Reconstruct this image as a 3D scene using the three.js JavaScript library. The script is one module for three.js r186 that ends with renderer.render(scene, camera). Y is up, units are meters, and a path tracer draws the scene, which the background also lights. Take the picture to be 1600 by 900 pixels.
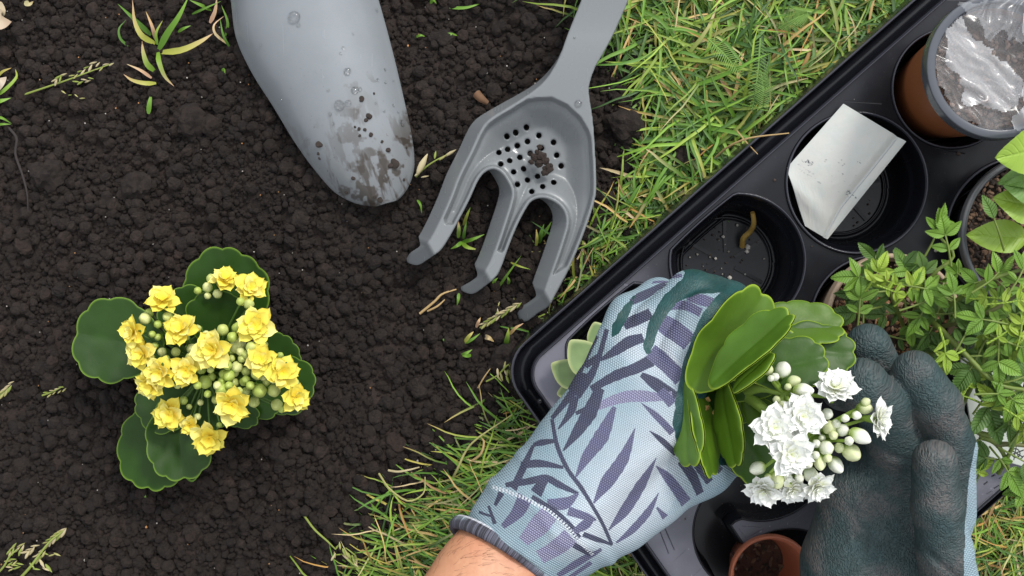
import * as THREE from 'three';
import { mergeGeometries } from 'three/addons/utils/BufferGeometryUtils.js';

// ---------------------------------------------------------------- camera, sky, sun, exposure
const scene = new THREE.Scene();
const HC = 1.0;                                            // the camera looks straight down from one metre
const camera = new THREE.PerspectiveCamera(2 * Math.atan(0.225 / HC) * 180 / Math.PI, 16 / 9, 0.02, 200);
camera.position.set(0, HC, 0); camera.up.set(0, 0, -1); camera.lookAt(0, 0, 0);
camera.focus = 0.9; 
scene.add(camera);
const SUN = new THREE.Vector3(0.42, 0.80, -0.62).normalize();
{ // overcast sky, a little brighter round the veiled sun
  const W = 256, H = 128, d = new Float32Array(W * H * 4), v = new THREE.Vector3();
  for (let j = 0; j < H; j++) for (let i = 0; i < W; i++) {
    const th = ((j + 0.5) / H - 0.5) * Math.PI, ph = ((i + 0.5) / W - 0.5) * 2 * Math.PI;
    v.set(Math.cos(th) * Math.cos(ph), Math.sin(th), Math.cos(th) * Math.sin(ph));
    const up = Math.max(0, v.y), c = Math.max(0, v.dot(SUN));
    let L = v.y > 0 ? 0.36 + 0.38 * up : 0.36 * Math.max(0.25, 1 + 4 * v.y);
    L += v.y > 0 ? 0.55 * Math.pow(c, 3) + 0.7 * Math.pow(c, 14) : 0;
    const o = (j * W + i) * 4; d[o] = L * 0.96; d[o + 1] = L * 0.995; d[o + 2] = L * 1.05; d[o + 3] = 1;
  }
  const t = new THREE.DataTexture(d, W, H, THREE.RGBAFormat, THREE.FloatType);
  t.mapping = THREE.EquirectangularReflectionMapping; t.magFilter = THREE.LinearFilter; t.minFilter = THREE.LinearFilter; t.needsUpdate = true;
  scene.background = t; scene.environment = t;
}
const sun = new THREE.DirectionalLight(new THREE.Color(1, 0.955, 0.88), 1.5);
sun.position.copy(SUN).multiplyScalar(2); sun.castShadow = true; sun.shadow.radius = 20; sun.shadow.mapSize.set(2048, 2048);
Object.assign(sun.shadow.camera, { left: -0.7, right: 0.7, top: 0.6, bottom: -0.6, near: 0.2, far: 5 });
scene.add(sun); scene.add(sun.target);
const EXPOSURE = 1.36;

// ---------------------------------------------------------------- helpers
const mulberry = (a) => () => { a |= 0; a = a + 0x6D2B79F5 | 0; let t = Math.imul(a ^ a >>> 15, 1 | a); t = t + Math.imul(t ^ t >>> 7, 61 | t) ^ t; return ((t ^ t >>> 14) >>> 0) / 4294967296; };
const R0 = mulberry(11), rr = (a, b, r = R0) => a + (b - a) * r();
const clamp = (x, a = 0, b = 1) => x < a ? a : x > b ? b : x, lerp = (a, b, t) => a + (b - a) * t;
const sst = (a, b, x) => { const t = clamp((x - a) / (b - a)); return t * t * (3 - 2 * t); };
const V = (x, y, z) => new THREE.Vector3(x, y, z);
const P = (px, py, h = 0) => V((px - 800) / 2000 * (HC - h), h, (py - 450) / 2000 * (HC - h));   // the place at height h seen at a spot of the photograph (1600 x 900)
const px2m = (h) => (HC - h) / 2000;
const hash = (x, y, s = 0) => { let h = Math.imul(x, 374761393) ^ Math.imul(y, 668265263) ^ Math.imul(s, 974711); h = Math.imul(h ^ h >>> 13, 1274126177); return ((h ^ h >>> 16) >>> 0) / 4294967296; };
function vnoise(x, y, s = 0, per = 0) {
  let xi = Math.floor(x), yi = Math.floor(y); const fx = x - xi, fy = y - yi, u = fx * fx * (3 - 2 * fx), v = fy * fy * (3 - 2 * fy);
  let x1 = xi + 1, y1 = yi + 1;
  if (per) { xi = ((xi % per) + per) % per; x1 = ((x1 % per) + per) % per; yi = ((yi % per) + per) % per; y1 = ((y1 % per) + per) % per; }
  return lerp(lerp(hash(xi, yi, s), hash(x1, yi, s), u), lerp(hash(xi, y1, s), hash(x1, y1, s), u), v);
}
const fbm = (x, y, s = 0, o = 4, per = 0) => { let a = 0, w = 0.5, t = 0; for (let i = 0; i < o; i++) { a += w * vnoise(x, y, s + i * 17, per); t += w; w *= 0.5; x *= 2; y *= 2; per *= 2; } return a / t; };
function worley(x, y, s = 0) { const xi = Math.floor(x), yi = Math.floor(y); let m = 9; for (let j = -1; j < 2; j++) for (let i = -1; i < 2; i++) { const dx = xi + i + hash(xi + i, yi + j, s) - x, dy = yi + j + hash(xi + i, yi + j, s + 5) - y, d = dx * dx + dy * dy; if (d < m) m = d; } return Math.sqrt(m); }
function tex(w, h, fn, srgb = false, rep = true) {
  const d = new Uint8Array(w * h * 4);
  for (let j = 0; j < h; j++) for (let i = 0; i < w; i++) { const c = fn(i / w, j / h, i, j), o = (j * w + i) * 4; if (typeof c === 'number') { d[o] = d[o + 1] = d[o + 2] = clamp(c) * 255; } else { d[o] = clamp(c[0]) * 255; d[o + 1] = clamp(c[1]) * 255; d[o + 2] = clamp(c[2]) * 255; } d[o + 3] = 255; }
  const t = new THREE.DataTexture(d, w, h); t.magFilter = THREE.LinearFilter; t.minFilter = THREE.LinearMipmapLinearFilter; t.generateMipmaps = true; if (rep) t.wrapS = t.wrapT = THREE.RepeatWrapping; if (srgb) t.colorSpace = THREE.SRGBColorSpace; t.needsUpdate = true; return t;
}
const rep = (t, a, b = a) => { const c = t.clone(); c.wrapS = c.wrapT = THREE.RepeatWrapping; c.repeat.set(a, b); c.needsUpdate = true; return c; };
const lin = (r, g, b) => new THREE.Color().setRGB(r, g, b);
const mat = (c, o = {}) => new THREE.MeshStandardMaterial({ color: lin(...c), roughness: 0.7, ...o });
const phys = (c, o = {}) => new THREE.MeshPhysicalMaterial({ color: lin(...c), roughness: 0.7, ...o });
const used = {};
function named(n) { used[n] = (used[n] || 0) + 1; return used[n] > 1 ? `${n}_${String(used[n] - 1).padStart(3, '0')}` : n; }
function mesh(name, geo, m, parent) { const o = new THREE.Mesh(geo, m); o.name = parent ? name : named(name); o.castShadow = o.receiveShadow = true; (parent || scene).add(o); return o; }
function tag(o, label, category, group, kind) { o.userData.label = label; if (category) o.userData.category = category; if (group) o.userData.group = group; if (kind) o.userData.kind = kind; return o; }
function thing(name, label, category, pos, group) { const g = new THREE.Group(); g.name = named(name); if (pos) g.position.copy(pos); scene.add(g); return tag(g, label, category, group); }
const rebase = (g, o) => { g.translate(-o.x, -o.y, -o.z); return g; };      // world-space geometry into its thing's own frame

function geoFrom(pos, idx, { uv, col } = {}) {
  const g = new THREE.BufferGeometry(); g.setAttribute('position', new THREE.Float32BufferAttribute(pos, 3));
  if (uv) g.setAttribute('uv', new THREE.Float32BufferAttribute(uv, 2)); if (col) g.setAttribute('color', new THREE.Float32BufferAttribute(col, 3));
  g.setIndex(idx); g.computeVertexNormals(); return g;
}
// surface nets: meshes f < 0 on a grid
function nets(lo, hi, cell, f) {
  const n = [0, 1, 2].map(k => Math.ceil((hi[k] - lo[k]) / cell) + 1), [nx, ny, nz] = n, F = new Float32Array(nx * ny * nz);
  for (let k = 0; k < nz; k++) for (let j = 0; j < ny; j++) for (let i = 0; i < nx; i++) F[i + nx * (j + ny * k)] = f(lo[0] + i * cell, lo[1] + j * cell, lo[2] + k * cell, i, j, k);
  const pos = [], idx = [], id = new Int32Array(nx * ny * nz).fill(-1), C = [0, 1, nx, nx + 1, nx * ny, nx * ny + 1, nx * ny + nx, nx * ny + nx + 1], E = [[0, 1], [2, 3], [4, 5], [6, 7], [0, 2], [1, 3], [4, 6], [5, 7], [0, 4], [1, 5], [2, 6], [3, 7]];
  for (let k = 0; k < nz - 1; k++) for (let j = 0; j < ny - 1; j++) for (let i = 0; i < nx - 1; i++) {
    const b = i + nx * (j + ny * k); let m = 0; for (let c = 0; c < 8; c++) if (F[b + C[c]] < 0) m |= 1 << c;
    if (m === 0 || m === 255) continue;
    let x = 0, y = 0, z = 0, q = 0;
    for (const [p, r] of E) { if ((m >> p & 1) === (m >> r & 1)) continue; const a = F[b + C[p]], c = F[b + C[r]], t = a / (a - c); x += lerp(p & 1, r & 1, t); y += lerp(p >> 1 & 1, r >> 1 & 1, t); z += lerp(p >> 2, r >> 2, t); q++; }
    id[b] = pos.length / 3; pos.push(lo[0] + (i + x / q) * cell, lo[1] + (j + y / q) * cell, lo[2] + (k + z / q) * cell);
  }
  const quad = (a, b, c, d, flip) => { if (a < 0 || b < 0 || c < 0 || d < 0) return; flip ? idx.push(a, c, b, a, d, c) : idx.push(a, b, c, a, c, d); };
  for (let k = 1; k < nz - 1; k++) for (let j = 1; j < ny - 1; j++) for (let i = 1; i < nx - 1; i++) {
    const b = i + nx * (j + ny * k), s = F[b] < 0;
    if (s !== F[b + 1] < 0) quad(id[b - nx - nx * ny], id[b - nx * ny], id[b], id[b - nx], !s);
    if (s !== F[b + nx] < 0) quad(id[b - 1 - nx * ny], id[b - 1], id[b], id[b - nx * ny], !s);
    if (s !== F[b + nx * ny] < 0) quad(id[b - 1 - nx], id[b - nx], id[b], id[b - 1], !s);
  }
  return geoFrom(pos, idx);
}
// cuts an indexed mesh along f = 0 into the part with f >= 0 and the rest; f works on vertices
function split(g, f) {
  const p = g.attributes.position, nn = g.attributes.normal, ix = g.index.array, val = new Float32Array(p.count);
  for (let i = 0; i < p.count; i++) val[i] = f(p.getX(i), p.getY(i), p.getZ(i), nn.getX(i), nn.getY(i), nn.getZ(i));
  const out = [0, 1].map(() => ({ pos: [], nor: [], idx: [], map: new Map() }));
  const vert = (o, key, x, n) => { let i = o.map.get(key); if (i === undefined) { i = o.pos.length / 3; o.map.set(key, i); o.pos.push(...x); o.nor.push(...n); } return i; };
  const get = (a, i) => [a.getX(i), a.getY(i), a.getZ(i)];
  for (let t = 0; t < ix.length; t += 3) for (const side of [0, 1]) {
    const o = out[side], sg = side ? -1 : 1, poly = [];
    for (let e = 0; e < 3; e++) {
      const i = ix[t + e], j = ix[t + (e + 1) % 3], a = sg * val[i], b = sg * val[j];
      if (a >= 0) poly.push(vert(o, i, get(p, i), get(nn, i)));
      if ((a >= 0) !== (b >= 0)) { const l = Math.min(i, j), h = Math.max(i, j), w = val[l] / (val[l] - val[h]), A = get(p, l), B = get(p, h), N = get(nn, l), M = get(nn, h); poly.push(vert(o, 'e' + l + '_' + h, A.map((q, k) => lerp(q, B[k], w)), N.map((q, k) => lerp(q, M[k], w)))); }
    }
    for (let e = 1; e + 1 < poly.length; e++) o.idx.push(poly[0], poly[e], poly[e + 1]);
  }
  return out.map(o => { const q = new THREE.BufferGeometry(); q.setAttribute('position', new THREE.Float32BufferAttribute(o.pos, 3)); q.setAttribute('normal', new THREE.Float32BufferAttribute(o.nor, 3)); q.setIndex(o.idx); return q; });
}
function setUV(g, f) { const p = g.attributes.position, u = new Float32Array(p.count * 2); for (let i = 0; i < p.count; i++) { const [a, b] = f(p.getX(i), p.getY(i), p.getZ(i)); u[2 * i] = a; u[2 * i + 1] = b; } g.setAttribute('uv', new THREE.BufferAttribute(u, 2)); return g; }
function sdPoly(pts, x, y) {       // signed distance, negative inside
  let d = 1e9, s = 1;
  for (let i = 0, n = pts.length, j = n - 1; i < n; j = i++) {
    const [ax, ay] = pts[i], [bx, by] = pts[j], ex = bx - ax, ey = by - ay, wx = x - ax, wy = y - ay, t = clamp((wx * ex + wy * ey) / (ex * ex + ey * ey)), qx = wx - ex * t, qy = wy - ey * t, q = qx * qx + qy * qy;
    if (q < d) d = q;
    const c1 = y >= ay, c2 = y < by, c3 = ex * wy > ey * wx; if ((c1 && c2 && c3) || (!c1 && !c2 && !c3)) s = -s;
  }
  return s * Math.sqrt(d);
}
function smooth2(pts, n = 4, closed = true) { const c = new THREE.CatmullRomCurve3(pts.map(([x, y]) => V(x, y, 0)), closed, 'centripetal'); return c.getPoints(pts.length * n).slice(0, closed ? -1 : undefined).map(p => [p.x, p.y]); }
const smin = (a, b, k) => { const h = Math.max(k - Math.abs(a - b), 0) / k; return Math.min(a, b) - h * h * k * 0.25; };
function cone(a, b, ra, rb) { const dx = b.x - a.x, dy = b.y - a.y, dz = b.z - a.z, L = dx * dx + dy * dy + dz * dz; return (x, y, z) => { const px = x - a.x, py = y - a.y, pz = z - a.z, t = clamp((px * dx + py * dy + pz * dz) / L), qx = px - dx * t, qy = py - dy * t, qz = pz - dz * t; return Math.sqrt(qx * qx + qy * qy + qz * qz) - lerp(ra, rb, t); }; }
const chain = (list, k) => { const parts = []; for (let i = 0; i + 1 < list.length; i++) parts.push(cone(P(...list[i]), P(...list[i + 1]), list[i][3], list[i + 1][3])); return (x, y, z) => { let d = parts[0](x, y, z); for (let i = 1; i < parts.length; i++) d = smin(d, parts[i](x, y, z), k); return d; }; };
// tapered tube through points
function tube(pts, radii, seg = 6, rows = 0) {
  const c = new THREE.CatmullRomCurve3(pts, false, 'centripetal'), n = rows || pts.length * 3, pos = [], idx = [], uv = []; let up = V(0.13, 1, 0.21).normalize(); const T = V(), B = V(), N = V();
  for (let i = 0; i <= n; i++) {
    const t = i / n, p = c.getPoint(t); c.getTangent(t, T); B.crossVectors(T, up); if (B.length() < 0.05) B.crossVectors(T, V(1, 0, 0)); B.normalize(); N.crossVectors(B, T).normalize();
    const r = Array.isArray(radii) ? lerp(radii[Math.floor(t * (radii.length - 1) * 0.9999)], radii[Math.min(radii.length - 1, Math.floor(t * (radii.length - 1) * 0.9999) + 1)], (t * (radii.length - 1) * 0.9999) % 1) : radii;
    for (let j = 0; j <= seg; j++) { const a = j / seg * 2 * Math.PI; pos.push(p.x + r * (Math.cos(a) * B.x + Math.sin(a) * N.x), p.y + r * (Math.cos(a) * B.y + Math.sin(a) * N.y), p.z + r * (Math.cos(a) * B.z + Math.sin(a) * N.z)); uv.push(j / seg, t); }
    if (i) for (let j = 0; j < seg; j++) { const q = i * (seg + 1) + j, s = q - seg - 1; idx.push(s, s + 1, q, s + 1, q + 1, q); }
  }
  return geoFrom(pos, idx, { uv });
}
// leaf blade that follows a path: V-folded strip with a width profile
function strip(pts, w, { fold = 0.25, rows = 10, twist = 0, c0, c1, tip = 1 } = {}) {
  const c = new THREE.CatmullRomCurve3(pts, false, 'centripetal'), pos = [], idx = [], col = [], uv = [], T = V(), B = V();
  for (let i = 0; i <= rows; i++) {
    const t = i / rows, p = c.getPoint(t); c.getTangent(t, T); B.crossVectors(T, V(0, 1, 0)).normalize(); if (twist) B.applyAxisAngle(T, twist * t);
    const hw = w / 2 * Math.min(1, 0.45 + 3 * t) * Math.pow(Math.max(0, 1 - Math.pow(t, 2.2)), tip) + 0.00008;
    for (const s of [-1, 0, 1]) { pos.push(p.x + B.x * hw * s, p.y + B.y * hw * s + (s ? hw * fold : 0), p.z + B.z * hw * s); uv.push((s + 1) / 2, t); if (c0) { const k = t * t; col.push(lerp(c0[0], c1[0], k), lerp(c0[1], c1[1], k), lerp(c0[2], c1[2], k)); } }
    if (i) for (let j = 0; j < 2; j++) { const q = i * 3 + j, s = q - 3; idx.push(s, q, s + 1, s + 1, q, q + 1); }
  }
  return geoFrom(pos, idx, { uv, col: c0 ? col : undefined });
}
const G = { grain: tex(256, 256, (u, v) => 0.5 * fbm(u * 16, v * 16, 3, 4, 16) + 0.5 * fbm(u * 64, v * 64, 9, 2, 64)), blotch: tex(256, 256, (u, v) => fbm(u * 6, v * 6, 21, 5, 6)) };
// ---------------------------------------------------------------- ground
const EU = [0.75, -0.661], EV = [0.661, 0.75];             // the tray's own directions in the photograph
const toUV = (px, py) => [px * EU[0] + py * EU[1], px * EV[0] + py * EV[1]], fromUV = (u, v) => [u * EU[0] + v * EV[0], u * EU[1] + v * EV[1]];
const grassEdge = [[872, -400], [872, -10], [935, 50], [975, 120], [982, 190], [950, 250], [922, 320], [885, 400], [852, 470], [826, 520], [790, 590], [755, 645], [700, 720], [600, 770], [560, 830], [500, 900], [440, 1300], [2600, 1300], [2600, -400]];
const toPx = (x, z) => [x * 2000 + 800, z * 2000 + 450];
const grassD = (x, z) => { const [a, b] = toPx(x, z); return -sdPoly(grassEdge, a, b); };    // photo pixels inside the lawn
const inTray = (x, z, m = 0) => { const [a, b] = toPx(x / 0.95, z / 0.95), [u, v] = toUV(a, b); return u > 185 + m && u < 1240 && v > 955 + m && v < 1610 - m; };
function soilH(x, z) {
  const g = sst(-20, 60, grassD(x, z));
  let h = 0.022 * (fbm(x * 9 + 40, z * 9 + 40, 1, 3) - 0.5);
  const w1 = worley(x * 30 + 100 + 0.5 * fbm(x * 60, z * 60, 4, 2), z * 30 + 100, 2), w2 = worley(x * 85 + 300, z * 85 + 300, 3);
  h += 0.010 * (Math.sqrt(Math.max(0, 1 - w1 * w1)) - 0.7) * (0.4 + 1.1 * vnoise(x * 16, z * 16, 8)) + 0.0035 * (Math.sqrt(Math.max(0, 1 - w2 * w2)) - 0.7);
  return h * (1 - 0.45 * g) - 0.006 * g;
}
const soilMap = tex(512, 512, (u, v) => { const a = fbm(u * 8, v * 8, 31, 5, 8), b = vnoise(u * 128, v * 128, 33, 128), s = 0.55 + 0.6 * a + 0.25 * (b - 0.5); return [0.182 * s, 0.143 * s, 0.124 * s]; }, true);
const soilMat = mat([1, 1, 1], { map: rep(soilMap, 6), roughness: 0.95, bumpMap: rep(G.grain, 22), bumpScale: 0.0012 });
{
  const axis = (half, step, far) => { const a = []; for (let x = -half; x <= half + 1e-6; x += step) a.push(x); let s = step, x = half; while (x < far) { s *= 1.5; x += s; a.push(x); a.unshift(-x); } return a; };
  const X = axis(0.47, 0.0019, 40), Z = axis(0.28, 0.0019, 40), pos = [], uv = [], idx = [];
  for (const z of Z) for (const x of X) { const f = clamp(3 - 2 * Math.max(Math.abs(x) / 0.5, Math.abs(z) / 0.31)); pos.push(x, f ? soilH(x, z) * f - 0.006 * (1 - f) : -0.006, z); uv.push(x, z); }
  for (let j = 0; j + 1 < Z.length; j++) for (let i = 0; i + 1 < X.length; i++) { const a = j * X.length + i, b = a + X.length; idx.push(a, b, a + 1, a + 1, b, b + 1); }
  const o = mesh('soil', geoFrom(pos, idx, { uv }), soilMat); o.userData.kind = 'structure'; o.userData.label = 'dark crumbly garden soil';
}
const clodGeo = (seed, det = 2, amp = 0.3) => {
  const g = new THREE.IcosahedronGeometry(1, det), p = g.attributes.position, v = V(), off = seed * 7.3, n3 = (x, y, z, s) => (vnoise(x, y, s) + vnoise(y + 31, z, s + 1) + vnoise(z + 17, x, s + 2)) / 3;
  for (let i = 0; i < p.count; i++) { v.fromBufferAttribute(p, i); const big = n3(v.x * 1.5 + off + 9, v.y * 1.5 + 20, v.z * 1.5 + 40, seed) - 0.5, mid = n3(v.x * 3.6 + off + 9, v.y * 3.6 + 20, v.z * 3.6 + 40, seed + 5) - 0.5, fin = det > 2 ? n3(v.x * 9 + off + 9, v.y * 9 + 20, v.z * 9 + 40, seed + 9) - 0.5 : 0; const q = 1 + amp * 2.6 * big + amp * 1.5 * mid + amp * 1.1 * fin; p.setXYZ(i, v.x * q, v.y * q * 0.92, v.z * q); }
  g.computeVertexNormals(); return g;
};
{
  const r = mulberry(77), M = new THREE.Matrix4(), q = new THREE.Quaternion(), e = new THREE.Euler(), c = new THREE.Color();
  const kinds = [0, 1, 2, 3].map(s => clodGeo(s + 1, s < 2 ? 5 : 3, s < 2 ? 0.24 : 0.20)), grp = new THREE.Group(); grp.name = 'soil_crumbs'; scene.add(grp); tag(grp, 'loose crumbs and small lumps of dark soil covering the bed', 'soil', null, 'stuff');
  const lists = kinds.map(() => []);
  const put = (rad, lift) => {
    const x = rr(-0.45, 0.45, r), z = rr(-0.26, 0.26, r), gd = grassD(x, z);
    if (inTray(x, z, -4)) return; if (gd > 40 && r() < 0.35) return;
    lists[rad > 0.0042 ? (r() < 0.5 ? 0 : 1) : (r() < 0.5 ? 2 : 3)].push([x, soilH(x, z) + rad * lift - (gd > 20 ? 0.002 : 0), z, rad]);
  };
  for (let i = 0; i < 150; i++) put(rr(0.0055, 0.009, r), rr(0.1, 0.5, r));
  for (let i = 0; i < 5200; i++) put(rr(0.0028, 0.0056, r), rr(0.2, 1.0, r));
  for (let i = 0; i < 22000; i++) put(rr(0.0012, 0.0027, r), rr(0.2, 1.5, r));
  for (let i = 0; i < 30000; i++) put(rr(0.0007, 0.0019, r), rr(0.2, 1.6, r));
  const cm = mat([1, 1, 1], { map: rep(soilMap, 1), roughness: 0.95, bumpMap: rep(G.grain, 2), bumpScale: 0.0009 });
  kinds.forEach((g, k) => {
    const m = new THREE.InstancedMesh(g, cm, lists[k].length); m.name = 'soil_crumb'; m.castShadow = m.receiveShadow = true; m.userData.kind = 'stuff';
    lists[k].forEach(([x, y, z, s], i) => { e.set(r() * 6.28, r() * 6.28, r() * 6.28); q.setFromEuler(e); M.compose(V(x, y, z), q, V(s * rr(0.85, 1.2, r), s * rr(0.8, 1.05, r), s)); m.setMatrixAt(i, M); const t = rr(0.74, 1.32, r) * (0.68 + 0.62 * fbm(x * 9 + 60, z * 9 + 60, 44, 3)), w = rr(0.97, 1.1, r); m.setColorAt(i, c.setRGB(t * w, t, t * (2 - w))); });
    grp.add(m);
  });
  const sg = clodGeo(9, 1, 0.3), n = 300, sm = new THREE.InstancedMesh(sg, mat([1, 1, 1], { roughness: 0.6 }), n); sm.name = 'sand_grains'; scene.add(sm); tag(sm, 'tiny pale sand grains and flecks scattered over the dark soil', 'sand', null, 'stuff');
  for (let i = 0; i < n; i++) { let x, z; do { x = rr(-0.42, 0.16, r); z = rr(-0.24, 0.24, r); } while (grassD(x, z) > 10); const s = r() < 0.08 ? rr(0.0007, 0.0012, r) : rr(0.0003, 0.0007, r); e.set(r() * 6, r() * 6, r() * 6); M.compose(V(x, soilH(x, z) + rr(0.002, 0.0045, r), z), q.setFromEuler(e), V(s, s, s)); sm.setMatrixAt(i, M); const t = rr(0.5, 1, r); r() < 0.55 ? c.setRGB(0.55 * t, 0.5 * t, 0.45 * t) : c.setRGB(0.5 * t, 0.24 * t, 0.09 * t); sm.setColorAt(i, c); }
}
// bigger lumps one can point to
const clodSpots = [[1063, 240, 0.016, 'dark lump of soil lying in the grass between fork and tray'], [793, 556, 0.013, 'rounded lump of soil beside the corner of the black tray'], [300, 190, 0.0125, 'rounded lump of soil below the grass tuft'], [215, 290, 0.012, 'knobbly lump of soil above the yellow flowering plant'], [75, 275, 0.014, 'large soil lump at the left edge beside the thin root'], [975, 195, 0.014, 'lump of soil against the grass right of the fork neck']];
clodSpots.forEach(([x, y, s, l], i) => { const p = P(x, y, 0.004), m = mesh('soil_clod', clodGeo(30 + i, 4, 0.36), mat([1, 1, 1], { map: rep(soilMap, 2), roughness: 0.95, bumpMap: rep(G.grain, 3), bumpScale: 0.0012 })); m.scale.setScalar(s); m.position.set(p.x, soilH(p.x, p.z) + s * 0.25, p.z); m.rotation.set(i, i * 2.1, i * 0.7); tag(m, l, 'soil clod'); });

// ---------------------------------------------------------------- grass
const GREENS = [[0.066, 0.165, 0.012], [0.105, 0.235, 0.016], [0.165, 0.31, 0.026], [0.034, 0.10, 0.010], [0.25, 0.36, 0.04], [0.076, 0.175, 0.020]], STRAWS = [[0.52, 0.36, 0.13], [0.46, 0.25, 0.06], [0.58, 0.45, 0.24], [0.42, 0.36, 0.07], [0.33, 0.2, 0.08]];
const bladeMat = mat([1, 1, 1], { vertexColors: true, side: THREE.DoubleSide, roughness: 0.55 });
{
  const r = mulberry(5), pos = [], idx = [], col = [];
  function blade(x, y, z, az, len, w, rise, bend, c, ct) {
    const n = 6, base = pos.length / 3; let X = x, Y = y, Z = z, a = az, e = rise;
    for (let i = 0; i <= n; i++) {
      const t = i / n, dx = Math.cos(a), dz = Math.sin(a), hw = w / 2 * (i === n ? 0.05 : Math.min(1, 0.6 + t) * Math.pow(1 - t, 0.45)), k = t * t;
      for (const s of [-1, 0, 1]) { pos.push(X - dz * hw * s, Y + (s ? hw * 0.35 : 0), Z + dx * hw * s); col.push(lerp(c[0], ct[0], k), lerp(c[1], ct[1], k), lerp(c[2], ct[2], k)); }
      if (i) for (let j = 0; j < 2; j++) { const q = base + i * 3 + j, s = q - 3; idx.push(s, q, s + 1, s + 1, q, q + 1); }
      const st = len / n; X += Math.cos(a) * Math.cos(e) * st; Z += Math.sin(a) * Math.cos(e) * st; Y += Math.sin(e) * st; e -= bend / n; a += rr(-0.2, 0.2, r);
      if (Y < y - 0.004 && e < 0) e = Math.abs(e) * 0.2;
    }
  }
  const pickc = (dry) => { const s = r() < dry, c = s ? STRAWS[Math.floor(r() * 5)] : GREENS[Math.floor(r() * 6)], m = rr(0.7, 1.25, r), o = c.map(v => v * m), tip = (!s && r() < 0.25) ? STRAWS[Math.floor(r() * 4)] : o.map(v => v * 1.1); return [o, tip]; };
  let placed = 0;
  for (let tries = 0; tries < 80000 && placed < 16500; tries++) {
    const x = rr(-0.2, 0.46, r), z = rr(-0.27, 0.28, r), [px, py] = toPx(x, z), d = -sdPoly(grassEdge, px, py); if (d < -40 || inTray(x, z, 6) || (px > 620 && px < 955 && py > 110 && py < 330)) continue; if (d < -14 && r() > 0.05) continue;
    const clump = fbm(x * 28, z * 28, 60, 2); let dens = Math.max(0.03, sst(-14, 70, d)) * sst(0.25, 0.62, clump + (py < 260 && px > 1000 ? 0.22 : px > 830 && px < 1060 && py > 270 && py < 540 ? 0.3 : 0));
    if (px < 960 && py > 560) dens = sst(-14, 45, d) * sst(0.2, 0.5, clump); if (px > 1480 && py > 700) dens = 1;
    if (px > 825 && px < 1060 && py > 270 && py < 560) dens = Math.max(dens, 0.8 * sst(-14, 25, d)); if (px < 985 && py > 180 && py < 285) continue; if (r() > dens) continue; placed++;
    const low = r() < (py > 560 ? 0.7 : 0.55), dry = px > 1480 && py > 700 ? 0.30 : py > 600 ? 0.10 : 0.07, [c, ct] = pickc(dry), az = py > 560 && px < 1000 ? (r() < 0.6 ? rr(2.6, 4.0, r) : rr(0, 6.28, r)) : rr(0, 6.28, r);
    const nearTray = inTray(x, z, -22), sh = (nearTray ? 0.6 : 1) * (px < 1060 && py > 130 && py < 330 ? 0.5 : 1);
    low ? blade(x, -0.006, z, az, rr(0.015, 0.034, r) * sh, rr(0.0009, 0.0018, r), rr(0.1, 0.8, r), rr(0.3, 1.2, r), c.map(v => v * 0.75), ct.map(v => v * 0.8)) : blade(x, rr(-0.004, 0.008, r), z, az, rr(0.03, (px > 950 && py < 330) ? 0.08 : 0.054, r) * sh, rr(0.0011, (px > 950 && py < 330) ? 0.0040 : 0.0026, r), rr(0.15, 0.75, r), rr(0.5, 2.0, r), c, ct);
  }
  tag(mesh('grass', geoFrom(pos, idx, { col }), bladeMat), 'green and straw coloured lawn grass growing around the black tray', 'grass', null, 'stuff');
}
const paint = (g, c) => { const n = g.attributes.position.count, a = new Float32Array(n * 3); for (let i = 0; i < n; i++) a.set(c, i * 3); g.setAttribute('color', new THREE.BufferAttribute(a, 3)); return g; };
const gh = (x, y, h) => { const p = P(x, y, 0); return P(x, y, Math.max(soilH(p.x, p.z) + 0.004, -0.002) + h); };
const bl = (list) => list.map(([x, y, h]) => gh(x, y, h));
function tuft(name, label, cat, blades, group) {
  const b = bl([blades[0][0][0]])[0], t = thing(name, label, cat, b, group);
  for (const [path, w, c0, c1, tw] of blades) mesh('blade', rebase(strip(bl(path), w * 0.0005, { c0, c1: c1 || c0, twist: tw || 0 }), b), bladeMat, t);
  return t;
}
const gA = GREENS[0], gB = GREENS[1], gC = GREENS[2], gY = [0.36, 0.38, 0.06], sA = STRAWS[0], sB = STRAWS[2], sP = [0.55, 0.33, 0.2];
tuft('grass_tuft', 'tuft of yellowing broad grass blades left of the trowel', 'grass tuft', [
  [[[247, 80, 0], [262, 52, .012], [280, 25, .02], [295, -6, .02]], 11, gB, gC], [[[248, 82, 0], [285, 78, .01], [315, 64, .012], [333, 52, .008]], 10, gY, sP], [[[247, 80, 0], [249, 98, .008], [258, 120, .006], [272, 135, .002]], 8, gC, sP],
  [[[243, 68, 0], [222, 56, .012], [211, 35, .016], [207, 0, .02]], 9, gY, sP], [[[236, 55, 0], [214, 34, .01], [184, 6, .014]], 8, gA, gB], [[[243, 112, 0], [230, 100, .006], [224, 82, .008], [222, 64, .004]], 9, gC, sP], [[[244, 130, 0], [226, 130, .006], [206, 125, .005], [193, 116, .003]], 7, gY, sP], [[[237, 122, 0], [220, 110, .005], [198, 100, .004]], 5, sP, sB], [[[243, 62, 0], [238, 42, .008], [228, 18, .01]], 6, sP, sA], [[[246, 70, 0], [244, 52, .006], [254, 32, .01]], 5, gC, gY], [[[200, 72, 0], [188, 60, .006], [186, 45, .008], [197, 31, .004]], 4, gA, gA]]);
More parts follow.
